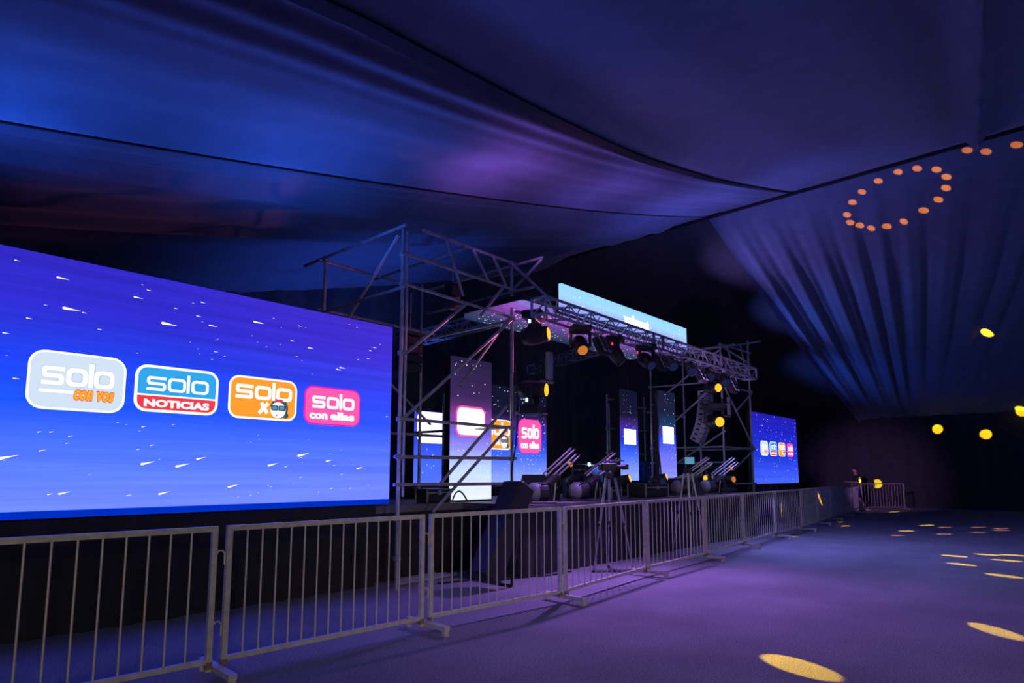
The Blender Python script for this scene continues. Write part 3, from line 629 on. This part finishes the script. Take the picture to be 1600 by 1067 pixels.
for lb, p in (('flat grey strobe bar standing upright between the left amber lights', (8.02, 6.42, 3.27)), ('flat grey strobe bar standing upright between the right amber lights', (15.55, 6.60, 3.22))):
    o = thing('strobe_bar', lb, 'light bar', p)
    obj('housing', MB().cbox((0, 0, 0), (.13, .07, .46), .012), 'grey_paint', o); obj('bracket', MB().box((0, .05, -.26), (.30, .05, .03)), 'galvanised', o)
    obj('face', MB().box((0, -.037, 0), (.10, .006, .42)), 'alloy', o)

def hook(t, top):
    obj('clamp', MB().box((0, 0, top), (.05, .07, .06)), 'alloy', t); obj('hanger', MB().tube((0, 0, .05), (0, 0, top), .012, 6), 'black_steel', t)
def blinder(label, loc, group):
    t = thing('blinder_light', label, 'spotlight', loc, 0, group); Rt = Matrix.Rotation(R(-25), 3, 'X')
    obj('housing', MB().cbox((0, 0, -.05), (.30, .12, .34), .03, Rt), 'black_plastic', t)
    for i in range(2):
        for j in range(3):
            c = Rt @ Vector((-.07+.14*i, -.06, .05-.10*j)); dd = Rt @ Vector((0, -1, 0))
            l = obj('lamp', MB().lathe(c, dd, [(0, .045), (.03, .05), (.035, .042)], 12), 'glass_dark', t)
            obj('rim', MB().lathe(c-dd*.004, dd, [(0, .055), (.028, .056)], 12), 'grey_paint', l)
    hook(t, .19); return t
def par(label, loc, d, group, lens='blue_lens'):
    t = thing('par_light', label, 'spotlight', loc, 0, group); d = Vector(d).normalized()
    h = obj('can', MB().lathe(-d*.16, d, [(0, .05), (.04, .085), (.10, .10), (.28, .105), (.30, .112)], 14), 'black_plastic', t, smooth=True)
    obj('lens', MB().lathe(d*.125, d, [(0, .098), (.018, .09)], 14), lens, h)
    s = d.cross(Vector((0, 0, 1))).normalized(); mb = MB().path([s*.12-Vector((0, 0, .02)), s*.125+Vector((0, 0, .10)), Vector((0, 0, .15)), -s*.125+Vector((0, 0, .10)), -s*.12-Vector((0, 0, .02))], .012)
    obj('yoke', mb, 'black_steel', t); hook(t, .19); obj('indicator', MB().box(-d*.15+Vector((0, -.02, .06)), (.02, .02, .02)), 'red_led', t); return t
G = 'lights hanging under the front truss'
AH = moving_head('black moving head with amber glow hanging at the left end of the front truss', (8.29, 5.98, 3.60), (-.5, -.6, -.6), 1, 'amber_dim', G, .95, 'red_led')
blinder('six-lamp blinder hanging next to the amber moving head on the front truss', (8.9, 5.98, 3.72), G)
moving_head('black moving head hanging right of the leftmost six-lamp blinder', (9.34, 5.98, 3.60), (.2, -.5, -.8), 1, 'glass_dark', G, .95, 'red_led')
moving_head('black moving head hanging before the middle blinder of the front truss', (10.4, 5.98, 3.62), (-.3, -.7, -.6), 1, 'blue_lens', G, .95, 'red_led')
blinder('six-lamp blinder hanging near the middle of the front truss', (10.93, 5.98, 3.70), G)
par('violet-lit par can just right of the middle blinder on the front truss', (11.37, 5.98, 3.70), (-.5, -.6, -.6), G)
par('violet-lit par can alone right of the truss centre', (12.2, 5.98, 3.70), (-.55, -.5, -.6), G)
blinder('six-lamp blinder hanging between two par cans toward the right of the truss', (12.64, 5.98, 3.65), G)
par('violet-lit par can right of the third six-lamp blinder on the truss', (13.05, 5.98, 3.68), (-.55, -.5, -.6), G)
par('violet-lit par can second from the right end of the front truss', (13.88, 5.98, 3.66), (-.5, -.5, -.7), G)
blinder('six-lamp blinder hanging at the right end of the front truss', (14.29, 5.98, 3.58), G)
o = thing('chain_hoist', 'small chain hoist hanging inside the top of the left scaffold tower', 'hoist', (6.75, 7.4, 4.45))
obj('body', MB().cbox((0, 0, 0), (.22, .18, .26), .03), 'black_steel', o); obj('chain', MB().tube((0, 0, .1), (0, 0, .50), .012, 6), 'galvanised', o); obj('chain_bag', MB().lathe((0, 0, -.30), (0, 0, 1), [(0, .06), (.05, .11), (.18, .12)], 12), 'black_drape', o)
o = thing('work_light', 'tiny cyan white work light glowing on the rear rail', 'light', (13.98, 9.85, 1.76))
obj('housing', MB().cbox((0, .04, 0), (.16, .06, .08), .01), 'black_plastic', o); obj('lens', MB().lathe((0, .0, 0), (0, -1, 0), [(0, .05), (.02, .05), (.03, .03)], 12), 'cyan_led', o)
lamp('work_light_glow', 'POINT', (13.98, 9.7, 1.76), (.3, .75, 1), 6, radius=.05)

# beams of the amber moving heads: rows of small round spots on roof, wall and floor
def beams(head, pts, col, power, deg):
    src = head.location+Vector((0, -.2, -.05))
    for p in pts:
        v = Vector(p)-src; L = v.length
        lamp('beam', 'SPOT', src+v.normalized()*.42, col, power*L*L/100, p, deg/L*10, .3, .01, head)
RING = [(17.4, 2.45, 8.88), (17.35, 2.84, 8.9), (17.47, 3.3, 8.86), (17.71, 3.73, 8.79), (18.01, 4.03, 8.7), (18.45, 4.26, 8.57), (18.8, 4.27, 8.46), (19.03, 4.1, 8.39), (19.26, 3.86, 8.32), (19.34, 3.49, 8.3), (19.29, 3.07, 8.31), (19.03, 2.58, 8.39), (18.74, 2.21, 8.48), (18.37, 1.99, 8.59), (17.97, 1.93, 8.71), (17.62, 2.09, 8.81)]
beams(AH, RING, (1, .22, .0), 19000, .72)
beams(AH, [(17.26, 1.44, 8.92), (17.48, 1.11, 8.86), (17.52, .56, 8.84)], (1, .20, .0), 15000, .9)
FL = [(20.38, 5.36, 0), (19.67, 3.66, 0), (22.28, 3.62, 0), (29.35, 5.8, 0), (14.3, 1.92, 0), (13.07, 1.66, 0), (14.95, 1.48, 0), (14.18, 1.14, 0), (15.17, 1.1, 0), (12.03, 1.02, 0)]
beams(MH[2], FL, (1, .62, .0), 15000, 1.7)
beams(MH[2], [(7.79, .76, 0)], (1, .62, .0), 15000, 1.7)
beams(MH[1], [(5.34, 1.8, 0)], (1, .62, .0), 16000, 2.4)
beams(MH[3], [(18.1, 3.56, 0), (21.83, 3.1, 0), (19.27, 2.76, 0), (22.46, 2.39, 0), (20.5, 2.19, 0), (22.36, 1.87, 0), (21.6, 1.81, 0)], (1, .36, .12), 12000, 1.2)
beams(MH[1], [(33.3, 4.7, 3.48), (33.3, 3.01, 3.18), (33.3, 1.72, 4.07), (26.0, 2.0, 6.2), (30.4, 7.1, 1.25)], (1, .62, .01), 60000, 1.4)
beams(MH[2], [(15.9, 5.55, .62), (20.4, 6.0, .8)], (1, .62, .01), 14000, 1.0)

# ================================================================== SPEAKERS
def line_array(label, x, pts, group, gm='array_grey', cm='array_grey'):
    t = thing('line_array', label, 'loudspeaker', (x, pts[0][0], pts[-1][1]), 0, group)
    for (y, z, a) in pts:
        Rt = Matrix.Rotation(R(a), 3, 'X')
        c = obj('cabinet', MB().prism([(-.17, -.064), (.17, -.064), (.17, .064), (-.17, .064)], -.14, .14), cm, t, loc=Vector((x, y, z))-t.location); c.rotation_euler = (R(a), 0, 0)
        obj('grille', MB().cbox((0, -.145, 0), (.31, .02, .105), .008), gm, c)
        for k in (-1, 1): obj('side_handle', MB().box((k*.172, .02, 0), (.008, .10, .05)), 'black_plastic', c)
        for k in (-1, 1): obj('horn_slot', MB().box((k*.075, -.157, 0), (.03, .008, .085)), 'black_plastic', c)
    obj('bumper', MB().box(Vector((x, pts[0][0], pts[0][1]+.12))-t.location, (.36, .34, .05)), 'black_steel', t)
    obj('hanging_chain', MB().tube(Vector((x, pts[0][0], pts[0][1]+.12))-t.location, Vector((x, pts[0][0], pts[0][1]+.85))-t.location, .012, 6), 'galvanised', t)
    return t
pts = []; y, z, a = 7.43, 3.66, 0.0
for i in range(10):
    pts.append((y, z, a)); a += 2.0+.42*i; z -= .143*math.cos(R(a)); y += .143*math.sin(R(a))*.8
line_array('curved grey line array of ten cabinets hanging in the right scaffold tower', 16.0, pts, 'line arrays')
pts = []; y, z, a = 8.3, 3.72, 0.0
for i in range(4):
    pts.append((y, z, a)); a += 3; z -= .143*math.cos(R(a)); y += .143*math.sin(R(a))*.8
line_array('short dark line array hanging behind the left scaffold poles', 6.62, pts, 'line arrays', 'grille', 'black_plastic')
def wedge(label, loc, rz, w_=.62, group='stage monitors'):
    t = thing('stage_monitor', label, 'loudspeaker', loc, rz, group)
    P = [(-.26, 0), (.26, 0), (.26, .10), (.02, .44), (-.26, .36)]
    b = MB().prism(P, -w_/2, w_/2); obj('cabinet', b, 'black_plastic', t)
    d = Vector((.26-.02, 0, .10-.44)); nn = Vector((.34, 0, .24)).normalized(); ang = math.atan2(.34, -.24)
    Rt = Matrix((Vector((.24, 0, -.34)).normalized(), Vector((0, 1, 0)), nn)).transposed()
    obj('grille', MB().cbox(Vector((.14, 0, .27))+nn*.008, (.36, w_-.06, .02), .006, Rt), 'grille', t)
    for k in (-1, 1): obj('handle', MB().box((-.05, k*(w_/2+.006), .22), (.12, .012, .05)), 'grey_paint', t)
    return t
wedge('black wedge monitor on stage behind the left multi-tube launcher', (8.5, 7.05, 1.052), R(200), .6)
wedge('black wedge monitor on stage under the far right amber light', (12.98, 6.50, 1.052), R(-20), .40)
wedge('low black wedge monitor on stage right of the tripod camera', (10.2, 7.3, 1.052), R(-100), .7)
wedge('low black wedge monitor at the right end of the stage', (15.2, 7.1, 1.052), R(-60), .6)
t = thing('leaning_speaker', 'tall black loudspeaker leaning against the left corner of the stage', 'loudspeaker', (5.86, 5.95, 0))
Rt = Matrix.Rotation(R(30), 3, 'Y')
obj('cabinet', MB().cbox(Vector((.0, 0, .0))+Rt @ Vector((.16, 0, .80))+Vector((-.0, 0, .12)), (.30, .36, 1.42), .03, Rt), 'black_plastic', t)
obj('grille', MB().cbox(Rt @ Vector((-.005, 0, .80))+Vector((0, 0, .12)), (.02, .33, 1.34), .006, Rt), 'grille', t)
obj('stand', MB().tube((.55, -.15, .02), (.72, -.15, 1.0), .02, 8).tube((.55, .15, .02), (.72, .15, 1.0), .02, 8).tube((.55, -.15, .02), (.55, .15, .02), .02, 8), 'black_steel', t)
def box_case(label, loc, d, mat='black_plastic', name='flight_case', cat='case', rz=0, group=None):
    t = thing(name, label, cat, loc, rz, group)
    obj('body', MB().cbox((0, 0, d[2]/2), (d[0]-.02, d[1]-.02, d[2]-.004), .015), mat, t)
    mb = MB()
    for a in (-1, 1):
        for b in (-1, 1): obj('edge_trim', MB().box((a*(d[0]/2-.012), b*(d[1]/2-.012), d[2]/2), (.026, .026, d[2]-.01)), 'grey_paint' if mat != 'blue_case' else 'black_steel', t)
    obj('lid_band', MB().box((0, -d[1]/2+.006, d[2]*.72), (d[0]-.05, .016, .02)), 'grey_paint', t)
    obj('latch', MB().box((0, -d[1]/2-.002, d[2]*.72), (.07, .02, .07)), 'alloy', t)
    return t
box_case('wide black subwoofer box on stage right of the tripod camera', (11.25, 6.5, 1.052), (.9, .42, .26))
box_case('wide black equipment trunk on stage under the right launchers', (13.6, 7.05, 1.052), (.7, .45, .36))
box_case('blue equipment case standing on the riser beside the far video column', (16.45, 9.65, 1.252), (.45, .4, .62), 'blue_case')
box_case('dark equipment rack standing on the riser behind the tripod camera', (13.2, 9.8, 1.252), (.6, .4, .5))
box_case('blue equipment case standing on the riser left of the far video column', (14.45, 9.7, 1.252), (.6, .4, .45), 'blue_case')
box_case('small grey control box on the stage edge beside the tripod camera', (9.75, 6.4, 1.052), (.34, .26, .22), 'black_steel')
box_case('low black equipment box on the wing deck behind the left tower', (6.7, 7.75, 1.052), (.5, .3, .22))

# ================================================================== LAUNCHERS
def launcher(label, loc, rz, n=4, tilt=38, amber=None, group='multi-tube launchers along the stage front'):
    t = thing('tube_launcher', label, 'launcher', loc, rz, group); a = R(tilt); d = Vector((math.cos(a), 0, math.sin(a))); nz = Vector((-math.sin(a), 0, math.cos(a)))
    obj('drum', MB().lathe((-.16, -.0, .17), (1, 0, 0), [(0, .05), (.02, .10), (.08, .145), (.20, .15), (.28, .13), (.33, .08)], 18), 'grey_paint', t, smooth=True)
    obj('drum_band', MB().lathe((.0, 0, .17), (1, 0, 0), [(0, .155), (.14, .157)], 18), 'black_plastic', t)
    obj('base', MB().cbox((.05, 0, .015), (.42, .36, .03), .008), 'black_steel', t)
    obj('bracket', MB().cbox(Vector((.16, 0, .27))+d*.12, (.22, .26, .07), .012, orient(d)), 'black_plastic', t)
    for k in range(n):
        o = Vector((.20, 0, .30))+Vector((0, (-.10+.20*(k % 2)), 0))+nz*(.02+.13*(k//2))+d*(.05*(k % 2))
        tb = obj('tube', MB().tube(o, o+d*.66, .015, 10), 'launch_tube', t); obj('cap', MB().tube(o+d*.645, o+d*.67, .018, 10), 'black_plastic', tb)
    obj('rear_leg', MB().tube((.34, .12, .03), Vector((.20, .12, .30))+d*.25, .012, 6), 'galvanised', t)
    if amber: obj('amber_marker', MB().cbox(Vector((.22, -.10, .32))+d*.42+nz*.02, (.05, .02, .09), .008, orient(d)), 'amber_dim', t)
    return t
launcher('multi-tube launcher at the left of the stage front with amber mark on its tubes', (7.62, 6.36, 1.052), R(-28), 4, 40, True)
launcher('multi-tube launcher just left of the tripod camera', (8.80, 6.42, 1.052), R(-34), 4, 36)
launcher('multi-tube launcher behind the right floor tripod', (12.45, 6.45, 1.052), R(-40), 4, 34)
launcher('rightmost multi-tube launcher with amber mark near the far right screen', (13.75, 6.42, 1.052), R(-40), 4, 36, True)
def floor_head(label, loc, d): return moving_head(label, loc, d, -1, 'amber_lens', 'amber moving heads standing on the stage', .85)
floor_head('amber moving head standing on stage just right of the tripod camera', (11.05, 6.98, 1.36), (.30, -.85, .30))
floor_head('amber moving head standing on stage left of the near right video column', (12.88, 7.15, 1.38), (.30, -.85, .35))
floor_head('amber moving head standing on stage behind the right floor tripod', (14.05, 6.75, 1.38), (-.2, -.95, .1))
moving_head('small amber moving head standing at the right end of the stage front', (14.75, 6.35, 1.36), (-.3, -.9, .1), -1, 'amber_dim', 'amber moving heads standing on the stage', .8)
moving_head('dark moving head standing on stage between launchers and the left monitor', (9.55, 7.05, 1.36), (.1, -.9, .3), -1, 'glass_dark', 'dark moving heads standing on the stage', .9)
moving_head('dark moving head with blue face standing on stage before the near right video column', (12.05, 6.75, 1.33), (-.3, -.9, .1), -1, 'blue_lens', 'dark moving heads standing on the stage', .9)

# ================================================================== TRIPOD CAMERAS
def tripod_camera(label, loc, rz, hgt, body=True):
    t = thing('tripod_camera', label, 'video camera', loc, rz)
    for k in range(3):
        a = R(90+120*k); p = Vector((.08*math.cos(a), .08*math.sin(a), hgt-.04)); q = Vector((.24*hgt*math.cos(a), .24*hgt*math.sin(a), .012)); mdl = p.lerp(q, .5)
        lg = obj('leg', MB().tube(p, mdl, .022, 8).tube(mdl, q, .014, 8), 'alloy', t); obj('rubber_foot', MB().lathe(q-Vector((0, 0, .012)), (0, 0, 1), [(0, .03), (.03, .022)], 8), 'black_plastic', lg); obj('leg_clamp', MB().cbox(mdl, (.06, .06, .06), .01), 'black_plastic', lg)
    obj('spreader_hub', MB().tube((0, 0, hgt*.42), (0, 0, hgt*.46), .03, 8), 'black_plastic', t)
    obj('fluid_head', MB().lathe((0, 0, hgt-.06), (0, 0, 1), [(0, .05), (.03, .085), (.10, .075), (.14, .05)], 12), 'black_plastic', t)
    obj('pan_handle', MB().tube((-.05, .05, hgt+.05), (-.48, .16, hgt-.16), .011, 6), 'black_steel', t)
    if body:
        before = set(bpy.data.objects)
        b = obj('camera_body', MB().cbox((-.02, 0, hgt+.20), (.42, .15, .21), .02), 'black_plastic', t)
        obj('lens', MB().lathe((.18, 0, hgt+.20), (1, 0, 0), [(0, .055), (.14, .06), (.15, .075), (.24, .08)], 14), 'black_plastic', t); obj('lens_hood', MB().cbox((.46, 0, hgt+.20), (.08, .17, .15), .01), 'black_steel', t)
        obj('top_handle', MB().path([(-.16, 0, hgt+.30), (-.15, 0, hgt+.38), (.14, 0, hgt+.38), (.15, 0, hgt+.30)], .014), 'black_steel', t)
        obj('viewfinder', MB().cbox((.12, .12, hgt+.33), (.22, .07, .07), .01), 'black_plastic', t); obj('microphone', MB().tube((.0, -.08, hgt+.37), (.38, -.08, hgt+.37), .015, 8), 'black_steel', t)
        obj('battery', MB().cbox((-.27, 0, hgt+.20), (.09, .11, .17), .01), 'black_plastic', b)
        for c in [o for o in bpy.data.objects if o not in before]:
            for v in c.data.vertices: v.co = Vector((0, 0, hgt+.07))+(v.co-Vector((0, 0, hgt+.09)))*.58
    else:
        obj('small_monitor', MB().cbox((.05, 0, hgt+.20), (.04, .24, .16), .01), 'black_plastic', t); obj('monitor_screen', MB().box((.072, 0, hgt+.20), (.004, .21, .13)), 'p_lens', t)
    return t
tripod_camera('video camera on a tall tripod standing before the stage centre', (8.55, 5.62, 0), R(-48), 1.48)
tripod_camera('tripod with small monitor standing before the right half of the stage', (11.42, 5.72, 0), R(-120), 1.56, False)
tripod_camera('video camera on short tripod at the stage end nearest the far right screen', (14.55, 6.75, 1.052), R(-30), .48)

# ================================================================== LOOSE THINGS
def cable(label, pts, r=.013, group='loose cables', cat='cable'):
    P = [Vector(p) for p in pts]; out = []
    for i in range(len(P)-1):
        p0, p1, p2, p3 = P[max(i-1, 0)], P[i], P[i+1], P[min(i+2, len(P)-1)]
        for k in range(8):
            t = k/8; out.append(.5*((2*p1)+(-p0+p2)*t+(2*p0-5*p1+4*p2-p3)*t*t+(-p0+3*p1-3*p2+p3)*t**3))
    out.append(P[-1]); o = obj('cable', MB().path(out, r), 'cable_black', smooth=True); return tag(o, label, cat, group)
for i, lb in enumerate(('loose scaffold tube on the floor nearest the barriers under the left tower', 'loose scaffold tube on the floor second from the barriers under the left tower', 'loose scaffold tube on the floor third from the barriers under the left tower', 'loose scaffold tube on the floor farthest from the barriers under the left tower')):
    o = obj('scaffold_tube', MB().tube((5.45+.06*i, 6.98+.10*i, .026), (6.75-.12*i, 7.02+.10*i, .026), .024, 8), 'galvanised'); tag(o, lb, 'tube', 'loose scaffold tubes on the floor')
cable('black cable snaking over the floor from the loose tubes to the stage corner', [(5.9, 6.7, .014), (6.4, 6.6, .014), (6.9, 6.75, .014), (7.0, 6.4, .014), (7.4, 6.05, .014), (8.0, 6.0, .014)])
cable('black cable hanging in an arc from the bright front video column', [(6.88, 7.5, 1.07), (6.91, 7.46, 1.19), (6.98, 7.44, 1.23), (7.06, 7.42, 1.17), (7.12, 7.40, 1.066)])
cable('black cable hanging down along the left scaffold pole to the deck', [(7.48, 6.70, 3.3), (7.50, 6.66, 2.6), (7.44, 6.64, 2.0), (7.36, 6.66, 1.5), (7.44, 6.68, 1.07)])
cable('grey cable loom hanging beside the near right video column', [(13.72, 7.66, 3.5), (13.78, 7.64, 2.8), (13.70, 7.62, 2.2), (13.76, 7.60, 1.6), (13.72, 7.60, 1.07)], .018)

# ================================================================== CROWD BARRIERS
nodes = [(-.12, 5.02), (2.14, 4.90), (4.10, 4.83), (6.08, 4.68), (8.42, 4.92), (10.62, 5.03), (12.95, 5.30), (15.35, 5.50), (17.75, 5.66), (20.05, 5.95), (22.35, 6.22), (24.65, 6.48), (26.95, 6.74), (29.2, 7.05)]
def barrier(label, p, q, lean=0.0, foot=True, nb=14, gap=.035, hgt=1.11):
    p, q = Vector((*p, 0)), Vector((*q, 0)); d = (q-p).normalized(); L = (q-p).length-2*gap; rz = math.atan2(d.y, d.x)
    t = thing('crowd_barrier', label, 'barrier', p+d*gap, rz, 'steel crowd barriers across the front of the stage'); t.rotation_euler = (R(lean), 0, rz)
    z0, z1 = .13, hgt
    for x in (.02, L-.02): obj('post', MB().box((x, 0, (z1+.055)/2), (.04, .04, z1-.055)), 'barrier_paint', t)
    obj('top_rail', MB().box((L/2, 0, z1-.02), (L-.08, .038, .04)), 'barrier_paint', t)
    obj('bottom_rail', MB().box((L/2, 0, z0), (L-.08, .036, .036)), 'barrier_paint', t)
    me = None
    for k in range(nb):
        x = .04+(L-.08)*(k+1)/(nb+1)
        if me is None: me = obj('bar', MB().tube((0, 0, z0+.018), (0, 0, z1-.04), .0075, 6), 'barrier_paint', t, loc=(x, 0, 0)).data
        else: inst('bar', me, t, (x, 0, 0))
    for z in (.36, .88):
        hk = [(L-.005, 0, z-.04), (L, 0, z+.02), (L+.018, 0, z+.045), (L+.045, 0, z+.045), (L+.062, 0, z+.02), (L+.062, 0, z-.06)]
        obj('hook', MB().path(hk, .007), 'barrier_paint', t)
    if foot:
        f = obj('foot', MB().box((L+gap, -.02, .075), (.06, .62, .04)), 'barrier_paint', t)
        for y in (-.30, .26): obj('foot_leg', MB().box((L+gap, y, .027), (.05, .045, .055)), 'barrier_paint', f)
        for x in (L-.02, L+2*gap+.02):
            obj('rusty_sleeve', MB().box((x, 0, .10), (.045, .045, .05)), 'rust', f)
    return t
LB = ['cream steel crowd barrier nearest the camera under the huge left screen', 'cream steel crowd barrier second from the left edge, before the screen skirt', 'cream steel crowd barrier third from the left, before the leaning speaker', 'cream steel crowd barrier before the tripod camera, fourth from the left', 'cream steel crowd barrier fifth from the left, before the stage centre', 'cream steel crowd barrier sixth from the left, before the right launchers', 'cream steel crowd barrier seventh from the left, at the right end of the stage', 'cream steel crowd barrier eighth from the left, under the far right screen', 'distant crowd barrier ninth from the left, just past the far right screen', 'distant crowd barrier tenth from the left', 'distant crowd barrier eleventh from the left', 'distant crowd barrier twelfth from the left', 'last barrier of the long row, touching the angled end barrier']
for i in range(13): barrier(LB[i], nodes[i], nodes[i+1])
eb = barrier('angled end barrier at far right with the walking man behind it', (29.3, 6.98), (31.6, 5.82), 0, False, 13)
for x in (.1, 2.4):
    f = obj('foot', MB().box((x, 0, .04), (.06, .6, .04)), 'barrier_paint', eb)
    for y in (-.28, .28): obj('foot_leg', MB().box((x, y, .012), (.05, .045, .024)), 'barrier_paint', f)

# ================================================================== PERSON
def skinned(name, chains, mat, parent, root=0, sub_=1):
    vs = []; es = []; rs = []; idx = {}
    for ch in chains:
        prev = None
        for (x, y, z, r) in ch:
            k = (round(x, 4), round(y, 4), round(z, 4))
            if k not in idx: idx[k] = len(vs); vs.append((x, y, z)); rs.append(r)
            if prev is not None: es.append((prev, idx[k]))
            prev = idx[k]
    me = bpy.data.meshes.new(name); me.from_pydata(vs, es, []); o = bpy.data.objects.new(name, me); C.objects.link(o)
    sk = o.modifiers.new('skin', 'SKIN'); sk.use_smooth_shade = True
    for i, sv in enumerate(me.skin_vertices[0].data): sv.radius = (rs[i], rs[i]); sv.use_root = (i == root)
    o.modifiers.new('sub', 'SUBSURF').render_levels = sub_
    dg = bpy.context.evaluated_depsgraph_get(); m2 = bpy.data.meshes.new_from_object(o.evaluated_get(dg)); bpy.data.objects.remove(o)
    m2.materials.clear(); m2.materials.append(MATS[mat]); m2.polygons.foreach_set('use_smooth', [True]*len(m2.polygons))
    o = bpy.data.objects.new(name, m2); C.objects.link(o); o.parent = parent; return o
pe = thing('person', 'person in black shirt and blue shorts walking behind the far end barrier', 'person', (30.55, 7.42, 0), math.atan2(.742, -.67))
pel = (0, 0, .95, .13); ch = [[pel, (0, 0, 1.10, .125), (.01, 0, 1.28, .145), (.01, 0, 1.42, .12), (.02, 0, 1.50, .055), (.03, 0, 1.56, .055), (.045, 0, 1.64, .092), (.045, 0, 1.72, .092), (.04, 0, 1.77, .06)]]
for s, kx, kz, ax in ((1, .16, .52, .20), (-1, -.06, .50, -.34)):
    az = .09 if s == 1 else .13
    ch.append([pel, (0, s*.10, .88, .095), (kx, s*.10, kz, .062), ((kx+ax)/2-.02, s*.10, (kz+az)/2+.06, .058), (ax, s*.10, az, .038), (ax+.08, s*.10, .045, .036), (ax+.17, s*.10, .035, .03)])
for s in (1, -1):
    el = (-.06, s*.25, 1.14, .042); ch.append([(.01, 0, 1.42, .12), (.0, s*.17, 1.42, .06), el, (.16, s*.22, 1.14, .036), (.24, s*.20, 1.16, .028), (.30, s*.19, 1.165, .03)])
    for k in range(4):
        yy = s*.19+(-.036+.024*k); ln = (.075, .09, .085, .065)[k]
        ch.append([(.30, s*.19, 1.165, .03), (.335, yy, 1.168, .0095), (.335+ln*.55, yy, 1.165, .009), (.335+ln, yy, 1.145, .007)])
    ch.append([(.24, s*.20, 1.16, .028), (.275, s*.15, 1.165, .010), (.32, s*.135, 1.16, .009)])
ch.append([(.045, 0, 1.64, .092), (.135, 0, 1.655, .016)])
body = skinned('body', ch, 'skin', pe)
pel2 = (0, 0, 1.0, .15); sh = [[pel2, (0, 0, 1.12, .148), (.01, 0, 1.28, .165), (.01, 0, 1.41, .135), (.02, 0, 1.47, .075)]]
for s in (1, -1): sh.append([(.01, 0, 1.41, .135), (.0, s*.17, 1.415, .076), (-.04, s*.225, 1.24, .066)])
skinned('shirt', sh, 'black_shirt', pe)
so = [[(0, 0, 1.0, .145), (0, 0, .94, .15)]]
for s, kx, kz in ((1, .14, .56), (-1, -.055, .55)): so.append([(0, 0, .94, .15), (0, s*.10, .87, .115), (kx*.95, s*.10, kz+.02, .085)])
skinned('shorts', so, 'blue_shorts', pe)
obj('hair', MB().lathe((.03, 0, 1.70), (-.25, 0, 1), [(0, .102), (.05, .104), (.09, .085), (.115, .04)], 14), 'dark_hair', pe, smooth=True)
for s in (1, -1):
    ax, az = (.20, 0) if s == 1 else (-.34, .02)
    obj('shoe', MB().add([(ax-.07, s*.10-.04, az), (ax-.07, s*.10+.04, az), (ax+.20, s*.10+.045, az), (ax+.20, s*.10-.045, az), (ax-.07, s*.10-.035, az+.09), (ax-.07, s*.10+.035, az+.09), (ax+.05, s*.10+.04, az+.09), (ax+.05, s*.10-.04, az+.09), (ax+.20, s*.10+.035, az+.05), (ax+.20, s*.10-.035, az+.05)],
        [(0, 1, 2, 3), (4, 7, 6, 5), (7, 9, 8, 6), (0, 4, 5, 1), (3, 2, 8, 9), (0, 3, 9, 7, 4), (1, 5, 6, 8, 2)]), 'black_plastic', pe)
    obj('eye', MB().lathe((.128, s*.032, 1.69), (1, 0, 0), [(0, .012), (.008, .008)], 8), 'black_plastic', pe)
    obj('ear', MB().lathe((.04, s*.088, 1.675), (0, s, 0), [(0, .03), (.015, .025)], 8), 'skin', pe)
bpy.context.view_layer.update()
